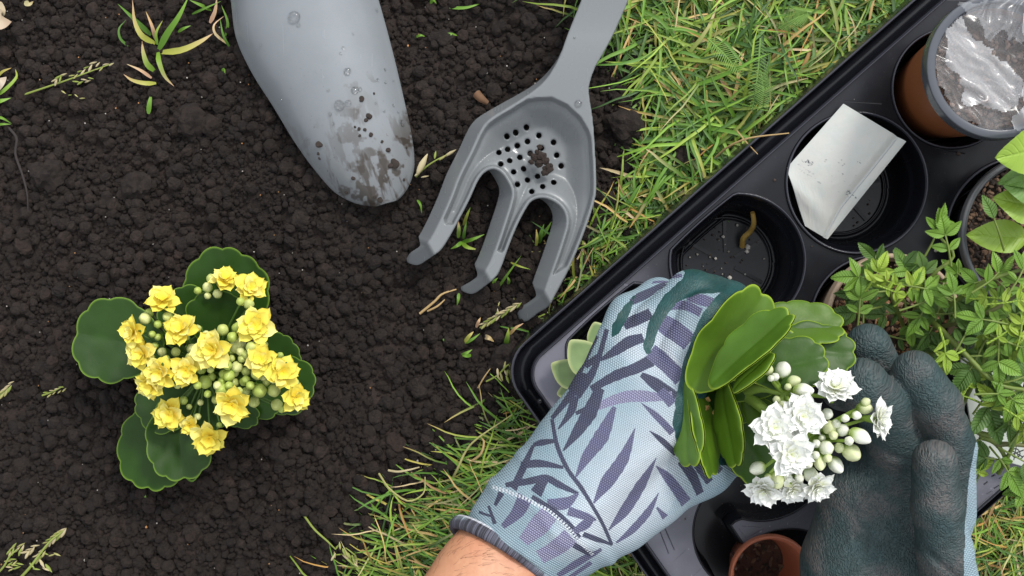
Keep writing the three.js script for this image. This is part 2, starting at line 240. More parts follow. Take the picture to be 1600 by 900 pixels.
tuft('grass_tuft', 'thin curling grass blades hugging the left edge of the trowel', 'grass tuft', [
  [[[331, 16, 0], [314, 8, .006], [296, 0, .008]], 6, gB, gC], [[[352, 56, 0], [356, 36, .008], [346, 8, .01]], 5, gB, gC], [[[360, 76, 0], [349, 55, .01], [344, 30, .012]], 4, gA, gB], [[[354, 68, 0], [336, 52, .01], [334, 40, .012], [350, 25, .008]], 4, sB, sP], [[[328, 36, 0], [336, 18, .006], [339, -4, .01]], 7, sP, sB], [[[300, 22, 0], [318, 14, .008], [345, 2, .008]], 4, gA, gC], [[[278, 50, 0], [288, 44, .004], [298, 40, .003]], 5, gB, gC]]);
tuft('grass_tuft', 'short bright grass blades and a dry leaf at the left edge', 'grass tuft', [
  [[[-8, 150, 0], [8, 140, .01], [26, 120, .008], [24, 108, .006]], 6, gC, gY], [[[-10, 157, 0], [0, 158, .01], [17, 153, .006]], 8, gC, gC], [[[-12, 186, 0], [2, 184, .008], [18, 193, .003]], 5, gC, gB], [[[-10, 196, 0], [4, 194, .006], [17, 194, .003]], 4, gB, gC], [[[-8, 125, 0], [4, 112, .008], [18, 106, .01]], 5, gY, sA], [[[-10, 140, .004], [0, 128, .012], [10, 120, .006]], 22, [.5, .42, .32], [.55, .45, .35]], [[[-10, 10, 0], [0, 24, .004], [4, 30, .002]], 5, gB, gC]]);
tuft('dry_leaf', 'torn pale brown dead leaf at the top left corner', 'dead leaf', [[[[-14, 22, .006], [0, 34, .012], [18, 34, .006]], 34, [.5, .4, .28], [.42, .3, .2]], [[[-6, 4, .004], [3, 18, .01], [2, 30, .004]], 16, [.55, .45, .3], [.5, .4, .25]], [[[38, 4, .003], [46, 6, .006], [52, 2, .003]], 9, [.45, .4, .2], [.4, .3, .15]]]);
tuft('grass_tuft', 'bright green grass sprig between the left and middle fork tines', 'grass tuft', [[[[722, 378, 0], [738, 374, .008], [757, 366, .008]], 6, gB, gC], [[[722, 378, 0], [714, 384, .005], [704, 389, .003]], 6, gB, gC], [[[722, 378, 0], [730, 386, .006], [746, 390, .004]], 7, gC, gY], [[[724, 374, 0], [726, 360, .008], [729, 346, .01]], 5, gA, gB], [[[716, 372, 0], [717, 356, .01], [716, 346, .008]], 6, gC, sP], [[[724, 352, 0], [730, 336, .008], [735, 324, .01]], 5, gY, gB]]);
tuft('grass_tuft', 'thin grass sprig between the middle and right fork tines', 'grass tuft', [[[[778, 450, 0], [792, 430, .008], [814, 400, .012]], 4, gB, gC], [[[798, 410, .004], [812, 416, .008], [829, 421, .006]], 3, gY, gC], [[[776, 448, 0], [772, 440, .005], [778, 434, .005]], 6, gB, gC], [[[794, 444, 0], [795, 438, .004], [793, 432, .005]], 5, gB, gC], [[[842, 380, 0], [845, 366, .01], [850, 350, .012]], 8, gA, gB], [[[838, 376, 0], [852, 362, .008], [862, 346, .012]], 7, gB, gC], [[[838, 384, 0], [839, 370, .01], [838, 358, .01]], 5, gY, sA]]);
tuft('grass_tuft', 'loose yellowing sprigs between the right fork tine and the tray corner', 'grass tuft', [[[[790, 540, 0], [793, 526, .008], [795, 512, .01]], 8, gB, gY], [[[795, 524, 0], [806, 512, .006], [818, 505, .005]], 5, sA, sP], [[[725, 536, 0], [734, 524, .006], [740, 518, .004]], 6, gY, sA], [[[726, 536, 0], [738, 530, .005], [750, 521, .004]], 5, gB, gC], [[[756, 526, 0], [764, 528, .008], [772, 534, .004]], 8, sB, sA], [[[744, 512, 0], [748, 502, .006], [751, 496, .004]], 5, sP, sA], [[[736, 555, 0], [728, 556, .004], [722, 556, .003]], 6, gB, gC]]);
const clips = [[[232, 178], [234, 160], [237, 145], 8, 'short green grass clipping below the large grass tuft'], [[702, 12], [728, 12], [755, 4], 5, 'curved green grass clipping at the top between trowel and fork'], [[690, 57], [704, 53], [716, 56], 5, 'small bright clipping right of the trowel, larger of the pair'], [[650, 58], [657, 55], [664, 57], 4, 'tiny bright clipping right of the trowel, smaller of the pair'], [[346, 112], [350, 108], [352, 118], 4, 'tiny green sprout beside the upper left trowel edge'], [[672, 6], [677, 0], [682, 6], 5, 'green sprout at the top edge right of the trowel'], [[652, 312], [657, 320], [659, 334], 4, 'small green shoot below the trowel tip'], [[717, 458], [716, 468], [714, 478], 5, 'short dark green shoot under the middle fork tine'], [[720, 556], [728, 552], [738, 546], 6, 'small green leaf on the soil left of the tray corner'], [[692, 530], [700, 534], [708, 537], 4, 'yellowish clipping on the soil below the middle tine'], [[287, 742], [300, 752], [312, 742], 3, 'thin green shoot under the lower leaf of the yellow plant'], [[222, 770], [227, 776], [226, 782], 4, 'small yellow husk on the soil below the yellow plant']];
clips.forEach(([a, b, c, w, l]) => { const pts = bl([[...a, .001], [...b, .004], [...c, .001]]), o = pts[0].clone(); const m = mesh('grass_clipping', rebase(strip(pts, w * 0.0005, { c0: gB, c1: gC, rows: 7 }), o), bladeMat); m.position.copy(o); tag(m, l, 'grass clipping'); });
// stalks, husks, chips
const strawMat = mat([0.5, 0.34, 0.15], { roughness: 0.7 }), husk = mat([0.38, 0.36, 0.13], { roughness: 0.65, side: THREE.DoubleSide }), huskG = mat([0.25, 0.31, 0.06], { roughness: 0.6, side: THREE.DoubleSide }), huskT = mat([0.5, 0.42, 0.24], { roughness: 0.65, side: THREE.DoubleSide });
function stalk(name, label, cat, path, r, m = strawMat) { r *= cat === 'straw' ? 0.66 : 1; const pts = bl(path), o = pts[0].clone(), t = mesh(name, rebase(tube(pts, [r, r * 0.9, r * 0.5], 6), o), m); t.position.copy(o); return tag(t, label, cat); }
const spikelet = (() => { const g = new THREE.SphereGeometry(1, 8, 8), p = g.attributes.position; for (let i = 0; i < p.count; i++) { const y = p.getY(i), k = 1 - 0.55 * Math.max(0, y); p.setXYZ(i, p.getX(i) * k * 0.3, y, p.getZ(i) * k * 0.22); } g.computeVertexNormals(); return g; })();
function seedHead(label, stem, side, w = 1) {   // stem path and [x, y, angle, size, kind] spikelets
  const pts = bl(stem), o = pts[0].clone(), t = thing('grass_seed_head', label, 'seed head', o);
  mesh('stem', rebase(tube(pts, [0.0008 * w, 0.0006 * w, 0.0004 * w], 6), o), huskG, t);
  side.forEach(([x, y, a, s, k]) => { const p = gh(x, y, 0.006 + 0.001 * ((x * 7 + y * 3) % 5)).sub(o), m = mesh('spikelet', spikelet, [husk, huskG, huskT][k || 0], t); m.position.copy(p); m.scale.setScalar(s * 0.00040); const R = a * Math.PI / 180, d = V(Math.cos(R), 0.12, -Math.sin(R)).normalize(); m.quaternion.setFromUnitVectors(V(0, 1, 0), d); });
  return t;
}
const rS = mulberry(91), rowOf = (x0, y0, x1, y1, n, spread, s, a0) => Array.from({ length: n }, (_, i) => { const t = i / Math.max(1, n - 1), k = i % 2 ? 1 : -1; return [lerp(x0, x1, t) + rr(-1, 1, rS), lerp(y0, y1, t) + k * spread * rr(0.6, 1.1, rS), a0 + k * rr(8, 28, rS), s * rr(0.8, 1.2, rS), Math.floor(rS() * 3)]; });
seedHead('pale green grass seed head lying on the soil at upper left', [[34, 149, .002], [70, 137, .005], [108, 124, .007], [140, 112, .008], [176, 99, .006]], [...rowOf(112, 120, 152, 98, 8, 3, 7, 35), ...rowOf(84, 128, 98, 119, 5, 3, 8, 45), ...rowOf(120, 129, 142, 124, 5, 2, 7, 12), ...rowOf(150, 110, 174, 99, 4, 2, 6, 22), ...rowOf(100, 145, 128, 153, 4, 1, 5, -18)]);
seedHead('taller brownish grass seed head in the lower left corner', [[30, 905, .002], [48, 885, .008], [62, 866, .012], [78, 846, .014], [98, 830, .012]], [...rowOf(72, 850, 100, 829, 16, 4, 9, 42), ...rowOf(56, 874, 68, 862, 6, 5, 9, 45), ...rowOf(72, 866, 90, 867, 3, 1, 8, 2), ...rowOf(66, 884, 76, 890, 3, 3, 9, -40), ...rowOf(50, 886, 58, 888, 2, 2, 7, -20)], 1.5);
seedHead('green grass seed head leaning in from the lower left edge', [[-10, 902, .002], [6, 885, .008], [16, 868, .012], [28, 858, .012]], [...rowOf(14, 866, 22, 856, 5, 4, 9, 60), ...rowOf(28, 862, 36, 852, 4, 4, 9, 55), ...rowOf(38, 866, 54, 856, 5, 3, 9, 35), ...rowOf(12, 880, 22, 876, 4, 4, 9, 20), ...rowOf(14, 888, 32, 884, 5, 3, 8, 5)], 1.2);
seedHead('small dry grass seed head at the left edge beside the yellow plant', [[-12, 628, .002], [2, 616, .006], [14, 604, .006]], rowOf(0, 616, 18, 602, 7, 4, 8, 40));
seedHead('small green seed head on the soil below the left leaf of the yellow plant', [[66, 618, .002], [82, 612, .005], [98, 604, .004]], rowOf(72, 616, 100, 606, 8, 4, 6, 25));
seedHead('dense yellow green grass seed head beside the right fork tine', [[750, 512, .003], [768, 502, .006], [790, 488, .008], [812, 474, .006]], [...rowOf(754, 508, 786, 490, 10, 3, 9, 32), ...rowOf(788, 488, 812, 474, 6, 3, 9, 28), ...rowOf(776, 492, 780, 478, 3, 3, 6, 80)]);
seedHead('branched yellow seed head beside the tray corner', [[760, 596, .002], [778, 586, .008], [794, 570, .012], [812, 566, .02], [826, 582, .03]], [...rowOf(804, 568, 828, 584, 9, 4, 8, -35), ...rowOf(788, 574, 794, 590, 4, 3, 9, -80), ...rowOf(778, 586, 784, 592, 3, 3, 8, -60), ...rowOf(800, 564, 818, 570, 4, 3, 7, -10)]);
seedHead('yellow and pale seed sprig right of the trowel tip', [[650, 276, .002], [664, 262, .006], [682, 250, .008], [702, 240, .006]], [[660, 256, 62, 22, 2], [657, 262, 62, 16, 0], [654, 270, 40, 10, 2], [704, 239, 30, 13, 2], [692, 246, 35, 9, 0], [680, 242, 80, 8, 1], [664, 276, 10, 8, 2]]);
seedHead('seedy grass head among the blades at the lower edge', [[548, 878, .004], [556, 870, .012], [548, 862, .016], [540, 856, .014]], [...rowOf(538, 866, 556, 880, 9, 4, 9, -50), ...rowOf(520, 872, 530, 850, 4, 3, 8, 70)]);
stalk('straw_stalk', 'forked pale straw lying below the left and middle fork tines', 'straw', [[656, 490, .004], [680, 470, .006], [690, 460, .006], [713, 452, .003]], 0.0016);
stalk('straw_stalk', 'short straw branch tucked against the forked pale straw', 'straw', [[668, 486, .003], [684, 478, .005], [695, 468, .003]], 0.0013);
stalk('straw_stalk', 'thin reddish straw leaning by the tray corner', 'straw', [[747, 606, .001], [756, 590, .006], [766, 576, .008]], 0.001);
stalk('straw_stalk', 'long brown straw resting across the outer edge of the tray', 'straw', [[1118, 246, .03], [1140, 228, .052], [1170, 216, .066], [1233, 208, .076]], 0.0013);
stalk('straw_stalk', 'short brown straw poking over the tray edge below the long straw', 'straw', [[1152, 205, .03], [1166, 222, .05], [1184, 241, .068]], 0.001);
stalk('straw_stalk', 'pale broken straw in the lower grass left of the cuff', 'straw', [[607, 735, .01], [622, 737, .014], [640, 734, .016], [655, 730, .012]], 0.0015, huskT);
stalk('straw_stalk', 'curved yellow straw in the lower grass edge', 'straw', [[592, 740, .004], [610, 765, .012], [640, 783, .014], [662, 770, .012], [664, 745, .006]], 0.0013, husk);
stalk('straw_stalk', 'bent golden straw hooked in the grass beside the wrist', 'straw', [[738, 720, .01], [752, 708, .016], [756, 690, .016], [752, 684, .012]], 0.0016);
stalk('straw_stalk', 'upright yellowing stem left of the bent golden straw', 'straw', [[706, 750, .004], [716, 730, .014], [726, 708, .016], [740, 690, .018], [800, 648, .02]], 0.0016, husk);
stalk('wood_chip', 'brown wood chip on the soil between trowel and fork', 'wood chip', [[744, 146, .003], [752, 154, .004], [762, 161, .003]], 0.0035, mat([0.16, 0.085, 0.045], { roughness: 0.9 }));
stalk('root_thread', 'thin dark root winding over the soil at the left edge', 'root', [[14, 200, .002], [26, 216, .004], [24, 240, .005], [34, 270, .005], [42, 300, .005], [44, 330, .002]], 0.0011, mat([0.035, 0.028, 0.026], { roughness: 0.9 }));
stalk('straw_stalk', 'yellow green blade sticking out of the soil at the bottom', 'straw', [[474, 804, .001], [492, 828, .012], [512, 846, .014], [524, 858, .01]], 0.0014, huskG);
// feathery yarrow leaves in the lawn
[[1188, 60, 1175, 175, 'feathery green yarrow leaf in the grass, upper of two'], [1105, 60, 1160, 120, 'feathery yarrow leaf lying slanted in the grass right of the fork handle'], [1188, 110, 1192, 170, 'small feathery yarrow leaf hanging down in the grass'], [1215, 45, 1262, 20, 'feathery yarrow leaf near the top edge of the lawn']].forEach(([x0, y0, x1, y1, l], k) => {
  const a = gh(x0, y0, 0.022), b = gh(x1, y1, 0.030), mid = a.clone().lerp(b, 0.5).add(V(0, 0.006, 0)), c = new THREE.CatmullRomCurve3([a, mid, b]), t = thing('yarrow_leaf', l, 'yarrow leaf', a), m = [mat([0.13, 0.24, 0.05]), mat([0.17, 0.3, 0.06])][k % 2], d = b.clone().sub(a).normalize(), s = V(-d.z, 0, d.x), parts = [];
  mesh('midrib', rebase(tube([a, mid, b], [0.0008, 0.0006, 0.0003], 5), a), m, t);
  for (let i = 1; i < 22; i++) for (const q of [-1, 1]) { const p = c.getPoint(i / 22), L = 0.0075 * Math.sin(Math.PI * (0.15 + 0.8 * i / 22)), e = p.clone().addScaledVector(s, q * L).addScaledVector(d, L * 0.5).add(V(0, 0.001, 0)); parts.push(tube([p, p.clone().lerp(e, 0.5).add(V(0, 0.0008, 0)), e], [0.0004, 0.0004, 0.0002], 4, 3)); }
  const f = mesh('feathering', rebase(mergeGeometries(parts), a), m, t); f.userData.kind = 'stuff';
});
// ---------------------------------------------------------------- hand tools
const dropGeo = (() => { const g = new THREE.SphereGeometry(1, 14, 7, 0, Math.PI * 2, 0, Math.PI * 0.5); g.scale(1, 0.75, 1); return g; })();
const waterMat = phys([1, 1, 1], { transmission: 1, thickness: 0.002, ior: 1.33, roughness: 0.02 });
function plateMesh(outline, hz, cell, top, bottom, extra) {     // solid between two height functions inside an outline drawn at height hz
  const s = px2m(hz), pts = outline.map(([x, y]) => [(x - 800) * s, (y - 450) * s]), xs = pts.map(p => p[0]), zs = pts.map(p => p[1]);
  const lo = [Math.min(...xs) - 3 * cell, 0, Math.min(...zs) - 3 * cell], hi = [Math.max(...xs) + 3 * cell, 0, Math.max(...zs) + 3 * cell], nx = Math.ceil((hi[0] - lo[0]) / cell) + 1, nz = Math.ceil((hi[2] - lo[2]) / cell) + 1, A = [];
  let y0 = 9, y1 = -9;
  for (let k = 0; k < nz; k++) for (let i = 0; i < nx; i++) {
    const x = lo[0] + i * cell, z = lo[2] + k * cell, d = sdPoly(pts, x, z), px = x / s + 800, py = z / s + 450, q = { d, t: 0, b: 0 };
    q.t = top(px, py, d / s); q.b = bottom(px, py, d / s, q.t); if (extra) q.d = Math.max(d, extra(px, py) * s);
    if (d < 2 * cell) { y0 = Math.min(y0, q.b); y1 = Math.max(y1, q.t); } A.push(q);
  }
  lo[1] = y0 - 3 * cell; hi[1] = y1 + 3 * cell;
  return nets(lo, hi, cell, (x, y, z, i, j, k) => { const q = A[k * nx + i]; return smax(smax(q.d, y - q.t, cell * 1.6), q.b - y, cell); });
}
const smax = (a, b, k) => -smin(-a, -b, k);
const scuff = tex(256, 256, (u, v) => 0.42 + 0.22 * fbm(u * 8, v * 8, 71, 4, 8) + (vnoise(u * 128, v * 16, 72, 128) > 0.93 ? 0.14 : 0));
{ // trowel
  const L = [[330, -230], [338, -150], [346, -90], [352, -40], [358, 0], [365, 55], [388, 108], [424, 166], [458, 222], [490, 266], [520, 299], [552, 316], [585, 323]], Rr = [[612, 317], [632, 297], [644, 266], [645, 240], [640, 200], [630, 155], [616, 95], [601, 36], [588, -10], [572, -60], [550, -120], [520, -180], [490, -230]];
  const out = smooth2([...L, ...Rr], 4), A = [420, -240], D = [165, 563].map(v => v / Math.hypot(165, 563));
  const Ls = smooth2(L, 8, false), Rs = smooth2([[585, 323], ...Rr], 8, false);
  const at = (L, t) => { for (let i = 0; i + 1 < L.length; i++) { const [t0, c0] = L[i], [t1, c1] = L[i + 1]; if (t <= t1 || i + 2 === L.length) return lerp(c0, c1, clamp((t - t0) / (t1 - t0 || 1))); } };
  const tc = ([x, y]) => [(x - A[0]) * D[0] + (y - A[1]) * D[1], (x - A[0]) * D[1] - (y - A[1]) * D[0]], Lt = Ls.map(tc).sort((p, q) => p[0] - q[0]), Rt = Rs.map(tc).sort((p, q) => p[0] - q[0]);
  const across = (px, py) => { // -1 left edge .. 1 right edge along the normal of the axis
    const t = (px - A[0]) * D[0] + (py - A[1]) * D[1], l = at(Lt, t), r = at(Rt, t);
    const c = (px - A[0]) * D[1] - (py - A[1]) * D[0]; return [clamp((c - l) / Math.max(8, r - l)) * 2 - 1, t, Math.abs(r - l)];
  };
  const top = (px, py, d) => { const [s, t, w] = across(px, py), arch = 0.056 * Math.min(1, w / 210); return 0.037 + 0.014 * clamp((420 - t) / 400, -0.5, 1) + arch * (Math.sqrt(Math.max(0, 1 - 0.86 * s * s)) - 0.75) - 0.006 * sst(470, 590, t) + 0.0009 * sst(7, 2, -d); };
  const o = P(480, 60, 0.03), M = 150, C = 44, pos = [], idx = [], t0 = Lt[2][0], t1 = Math.max(...Lt.map(q => q[0])) - 0.4, sc = px2m(0.03);
  for (const lay of [0, 1]) for (let i = 0; i <= M; i++) for (let j = 0; j <= C; j++) { // lofted across from edge to edge
    const q = 1 - Math.pow(1 - i / M, 1.9), t = lerp(t0, t1, q), l = at(Lt, t), r = at(Rt, t), s = Math.sin((j / C - 0.5) * Math.PI), cc = lerp(l, r, s * 0.5 + 0.5), px = A[0] + t * D[0] + cc * D[1], py = A[1] + t * D[1] - cc * D[0], ed = (1 - Math.abs(s)) * Math.abs(r - l) / 2;
    pos.push((px - 800) * sc, top(px, py, -Math.max(ed, 0.1)) - lay * 0.0032, (py - 450) * sc); const w = lay * (M + 1) * (C + 1) + i * (C + 1) + j, u = w - C - 1; if (i && j) lay ? idx.push(u - 1, u, w - 1, u, w, w - 1) : idx.push(u - 1, w - 1, u, u, w - 1, w); }
  const off = (M + 1) * (C + 1), seam = (a, b) => idx.push(a, b, a + off, b, b + off, a + off); for (let i = 0; i < M; i++) { seam(i * (C + 1), (i + 1) * (C + 1)); seam((i + 1) * (C + 1) + C, i * (C + 1) + C); } for (let j = 0; j < C; j++) { seam(M * (C + 1) + j, M * (C + 1) + j + 1); seam(j + 1, j); }
  const g = geoFrom(pos, idx);
  setUV(g, (x, y, z) => [x * 4, -z * 4]);
  const dirt = (() => { // mud smears left where the tip went into the soil
    const n = 1024; return tex(n, n, (u, v) => {
      const x = (u + 0) / 4, z = -(v) / 4 , X = x < 0.125 ? x : x - 0.25, Z = z > -0.125 ? z : z + 0.25; let px = 800 + X / px2m(0.03), py = 450 + Z / px2m(0.03);
      px = px > 700 ? px - 0.25 / px2m(0.03) : px; py = py > 400 ? py - 0.25 / px2m(0.03) : py; if (py < -80) py += 0.25 / px2m(0.03);
      const t = (px - A[0]) * D[0] + (py - A[1]) * D[1], c = (px - A[0]) * D[1] - (py - A[1]) * D[0];
      const zone = sst(400, 560, t + 40 * (fbm(px * 0.02, py * 0.02, 5, 3) - 0.5) * 2), f = fbm(c * 0.09 + 50, t * 0.025 + 50, 81, 5), f2 = fbm(px * 0.05 + 9, py * 0.05 + 9, 84, 4);
      let m = zone * sst(0.54, 0.70, f) * 0.75 + zone * sst(0.58, 0.68, f2) * 0.8 + zone * 0.14; m *= 0.45 + 0.55 * sst(-60, 30, c + 10); m = Math.max(m, sst(380, 440, t) * sst(0.66, 0.72, f2) * 0.7 * sst(-20, 20, c - 5)); m = clamp(m);
      const spk = vnoise(px * 0.35, py * 0.35, 86) > 0.965 ? 0.35 * sst(250, 500, t) : 0; const k = clamp(m + spk);
      const b = 1 - 0.05 * fbm(px * 0.03, py * 0.03, 90, 3); return [lerp(0.535 * b, 0.27, k), lerp(0.555 * b, 0.248, k), lerp(0.572 * b, 0.23, k)];
    }, true);
  })();
  const t = thing('garden_trowel', 'grey plastic trowel blade with water drops and a muddy tip', 'trowel', o);
  mesh('blade', rebase(g, o), mat([1, 1, 1], { map: dirt, roughness: 0.42, roughnessMap: scuff, bumpMap: rep(G.grain, 4), bumpScale: 0.00002 }), t);
  const hg = tube([P(415, -215, 0.042), P(395, -300, 0.05), P(360, -430, 0.06), P(330, -560, 0.065)], [0.022, 0.013, 0.014, 0.017, 0.012], 16, 24); mesh('handle', rebase(hg, o), mat([0.2, 0.23, 0.26], { roughness: 0.45 }), t);
  const rD = mulberry(14), dp = [[469, 38, 9], [475, 50, 3], [548, 119, 6], [542, 83, 2.5], [538, 92, 2], [397, 73, 2], [413, 76, 2.2], [559, 147, 6], [566, 145, 3.5], [536, 170, 8], [549, 167, 5], [602, 110, 2.4], [592, 128, 2.6], [603, 130, 2.3], [614, 126, 2], [615, 165, 2.4], [602, 176, 2.2], [622, 176, 2.2], [634, 164, 3], [628, 192, 5], [440, 158, 2], [455, 161, 2], [474, 220, 2.5], [521, 184, 2.6], [526, 198, 2], [588, 15, 3], [606, 12, 2], [500, 120, 1.5], [478, 222, 2], [519, 148, 2], [556, 60, 1.6], [590, 165, 2]];
  dp.forEach(([x, y, r]) => { const h = top(x, y, -20) + 0.0001, m = mesh('water_drop', dropGeo, waterMat, t), p = P(x, y, 0.03); m.position.copy(V(p.x, h, p.z).sub(o)); m.scale.setScalar(r * 0.0005); m.scale.x *= rr(0.85, 1.2, rD); m.rotation.y = rr(0, 6, rD); });
  const cg = [clodGeo(61, 2, 0.4), clodGeo(62, 2, 0.4)], cm = mat([0.035, 0.026, 0.022], { roughness: 0.95 });
  [[569, 160, 4], [580, 186, 5], [576, 192, 3], [583, 214, 3.5], [617, 256, 7], [611, 260, 4], [565, 206, 2.5], [559, 203, 2], [502, 228, 5], [499, 241, 2.6], [500, 248, 2], [608, 236, 4], [599, 224, 2.2], [634, 230, 2.2], [554, 280, 3], [586, 308, 2.6], [594, 312, 4], [630, 280, 2.6], [566, 216, 2], [587, 150, 2], [574, 207, 2.5], [540, 300, 2.5]].forEach(([x, y, r], i) => { const p = P(x, y, 0.03), m = mesh('mud_speck', cg[i % 2], cm, t); m.position.copy(V(p.x, top(x, y, -20) + r * 0.00012, p.z).sub(o)); m.scale.set(r * 0.0005, r * 0.00025, r * 0.0005); m.rotation.y = i; });
}
{ // three-tined hand fork
  const raw = [[930, -60], [909, 0], [886, 57], [874, 90], [858, 119], [845, 134], [827, 148], [795, 168], [763, 188], [752, 201], [735, 236], [715, 276], [702, 310], [680, 358], [667, 379], [652, 388], [638, 397], [633, 408], [649, 414], [668, 405], [687, 393], [697, 380], [718, 343], [735, 310], [749, 280], [759, 269], [771, 265], [782, 270], [792, 283], [799, 300], [797, 315], [786, 350], [773, 388], [762, 414], [751, 430], [736, 441], [718, 452], [736, 460], [758, 447], [776, 432], [785, 414], [791, 397], [804, 363], [820, 330], [832, 314], [849, 310], [869, 318], [880, 330], [884, 347], [876, 378], [867, 405], [856, 435], [847, 458], [828, 474], [809, 489], [820, 505], [842, 490], [858, 479], [868, 461], [892, 415], [918, 350], [931, 306], [932, 280], [930, 238], [926, 187], [920, 150], [920, 136], [929, 108], [943, 84], [960, 51], [982, 0], [1004, -60]];
  const out = smooth2(raw, 3), lim = [[838, 154], [862, 153], [886, 164], [908, 184], [920, 204], [950, 300], [890, 415], [862, 432], [850, 420], [800, 380], [784, 396], [768, 390], [760, 340], [712, 352], [695, 352], [690, 330], [742, 190], [800, 160]];
  const holes = [[755, 405], [818, 378], [895, 340], [985, 395], [1090, 443], [698, 522], [760, 495], [830, 467], [903, 437], [1003, 485], [1113, 535], [712, 610], [775, 582], [848, 552], [922, 522], [1145, 612], [803, 665], [875, 637], [830, 755], [902, 718], [975, 688], [1090, 735], [932, 805], [1010, 768], [1000, 575], [1060, 640]].map(([x, y]) => [620 + x / 4.5 + 4, 120 + y / 4.5 - 1]);
  const bends = [[677, 384], [764, 424], [858, 458]], dir = [-0.87, 0.5];
  const drop = (px, py) => { let s = 0; for (const [x, y] of bends) if (Math.hypot(px - x, py - y) < 70) { const q = (px - x) * dir[0] + (py - y) * dir[1]; if (q > 0 && Math.abs((px - x) * dir[1] - (py - y) * dir[0]) < 45) s = Math.max(s, q); } return s; };
  const rim = (px, py) => { const q = drop(px, py); return 0.042 + 0.008 * sst(250, 60, py) + 0.006 * sst(60, -60, py) - 1.15 * Math.max(0, q - 3) * 0.00049 * sst(-2, 14, q); };
  const top = (px, py, d) => { const b = Math.max(d + 4.6, sdPoly(lim, px, py)), e = -b; return rim(px, py) - 0.0085 * sst(0, 4.5, e) - 0.0140 * sst(2, 44, e) * (px + 0.4 * py > 850 || py < 330 ? 1 : 0.4); };
  const bottom = (px, py, d, t) => Math.min(t - 0.0028, rim(px, py) - lerp(0.021, 0.0045, sst(-6, 20, drop(px, py))) + 0.006 * sst(160, 60, py));
  const g = plateMesh(out, 0.04, 0.00085, top, bottom, (px, py) => { let m = -9; for (const [x, y] of holes) m = Math.max(m, 4.3 - Math.hypot(px - x, py - y)); return m; }), s = px2m(0.04), pp = g.attributes.position, pts = out;
  for (let i = 0; i < pp.count; i++) { // drafted walls: the skirt leans out to the left below the rim
    const x = pp.getX(i), y = pp.getY(i), z = pp.getZ(i), px = x / s + 800, py = z / s + 450, dd = Math.max(0, rim(px, py) - 0.001 - y); if (dd <= 0) continue; const d = sdPoly(pts, px, py), w = sst(-7, -2, d);
    pp.setX(i, x - 0.55 * dd * w * sst(60, 180, py)); pp.setZ(i, z - 0.18 * dd * w * sst(60, 180, py));
  }
  g.computeVertexNormals(); setUV(g, (x, y, z) => [x, z]);
  const o = P(850, 230, 0.03), t = thing('hand_fork', 'grey plastic three tined hand fork with a perforated scoop', 'garden fork', o), gm = mat([0.195, 0.208, 0.217], { roughness: 0.5, roughnessMap: rep(scuff, 6), bumpMap: rep(G.grain, 40), bumpScale: 0.000012 });
  mesh('fork_head', rebase(g, o), gm, t);
  const h = tube([P(960, -35, 0.04), P(990, -110, 0.05), P(1040, -240, 0.06), P(1075, -330, 0.062)], [0.0175, 0.0155, 0.017, 0.0165, 0.011], 16, 20); mesh('handle', rebase(h, o), gm, t);
  [[904, 161, 6], [836, 174, 1.6], [897, 60, 2]].forEach(([x, y, r]) => { const p = P(x, y, 0.048), m = mesh('water_drop', dropGeo, waterMat, t); m.position.copy(V(p.x, top(x, y, -20) - 0.0001, p.z).sub(o)); m.scale.setScalar(r * 0.00046); });
  const cl = thing('soil_clod', 'crumbling brown soil lump lying in the fork scoop on the holes', 'soil clod', P(842, 252, 0.033)), cm = mat([0.05, 0.034, 0.027], { roughness: 0.95, bumpMap: rep(G.grain, 3), bumpScale: 0.001 });
  [[836, 246, 6], [846, 244, 7], [852, 252, 6.5], [842, 255, 6], [856, 264, 7], [851, 270, 5], [843, 230, 4.2], [830, 253, 4], [860, 259, 4], [840, 238, 4]].forEach(([x, y, r], i) => { const m = mesh('crumb', clodGeo(66 + i % 4, 3, 0.36), cm, cl); m.position.copy(P(x, y, 0.0335).sub(cl.position)); m.scale.setScalar(r * 0.0005); m.rotation.set(i, i, 0); });
}
// ---------------------------------------------------------------- nursery tray
const DECK = 0.065, dpx = (x, y) => { const p = P(x, y, DECK); return [p.x, p.z]; };
const dustGlare = (() => tex(1024, 1024, (u, v) => { const px = u * 1000 + 780, py = (1 - v) * 1000, [tu, tv] = toUV(px, py), pl = 0.10 + 4.2 * sst(600, 330, tu + 60 * fbm(u * 9, v * 9, 5, 3)) + 3.6 * sst(1500, 1570, tv) + 0.5 * sst(1015, 985, tv); const a = fbm(u * 5, v * 5, 101, 5, 5), b = fbm(u * 24, v * 24, 102, 3, 24), s = vnoise(u * 220, v * 220, 103, 220) > 0.93 ? 0.18 : 0, k = clamp((0.34 + 0.5 * sst(0.35, 0.75, a) * (0.6 + 0.5 * b) + s) * pl * 0.5); return [lerp(0.085, 0.47, k), lerp(0.088, 0.47, k), lerp(0.102, 0.51, k)]; }, true))();  // dust and specks, plus sky glare painted paler on the lower deck
const trayRough = tex(512, 512, (u, v) => 0.26 + 0.34 * fbm(u * 9, v * 9, 111, 4, 9) + (vnoise(u * 160, v * 40, 112, 160) > 0.92 ? 0.15 : 0));
const trayMat = phys([0.0085, 0.009, 0.012], { specularIntensity: 0.5, roughness: 0.5, roughnessMap: rep(trayRough, 6), bumpMap: rep(G.grain, 26), bumpScale: 0.000012, side: THREE.DoubleSide });
const edgeSheenMat = phys([0.045, 0.046, 0.058], { specularIntensity: 0.8, roughness: 0.42, roughnessMap: rep(trayRough, 6), side: THREE.DoubleSide });  // paler plastic with the sky sheen of raised edges put into its colour
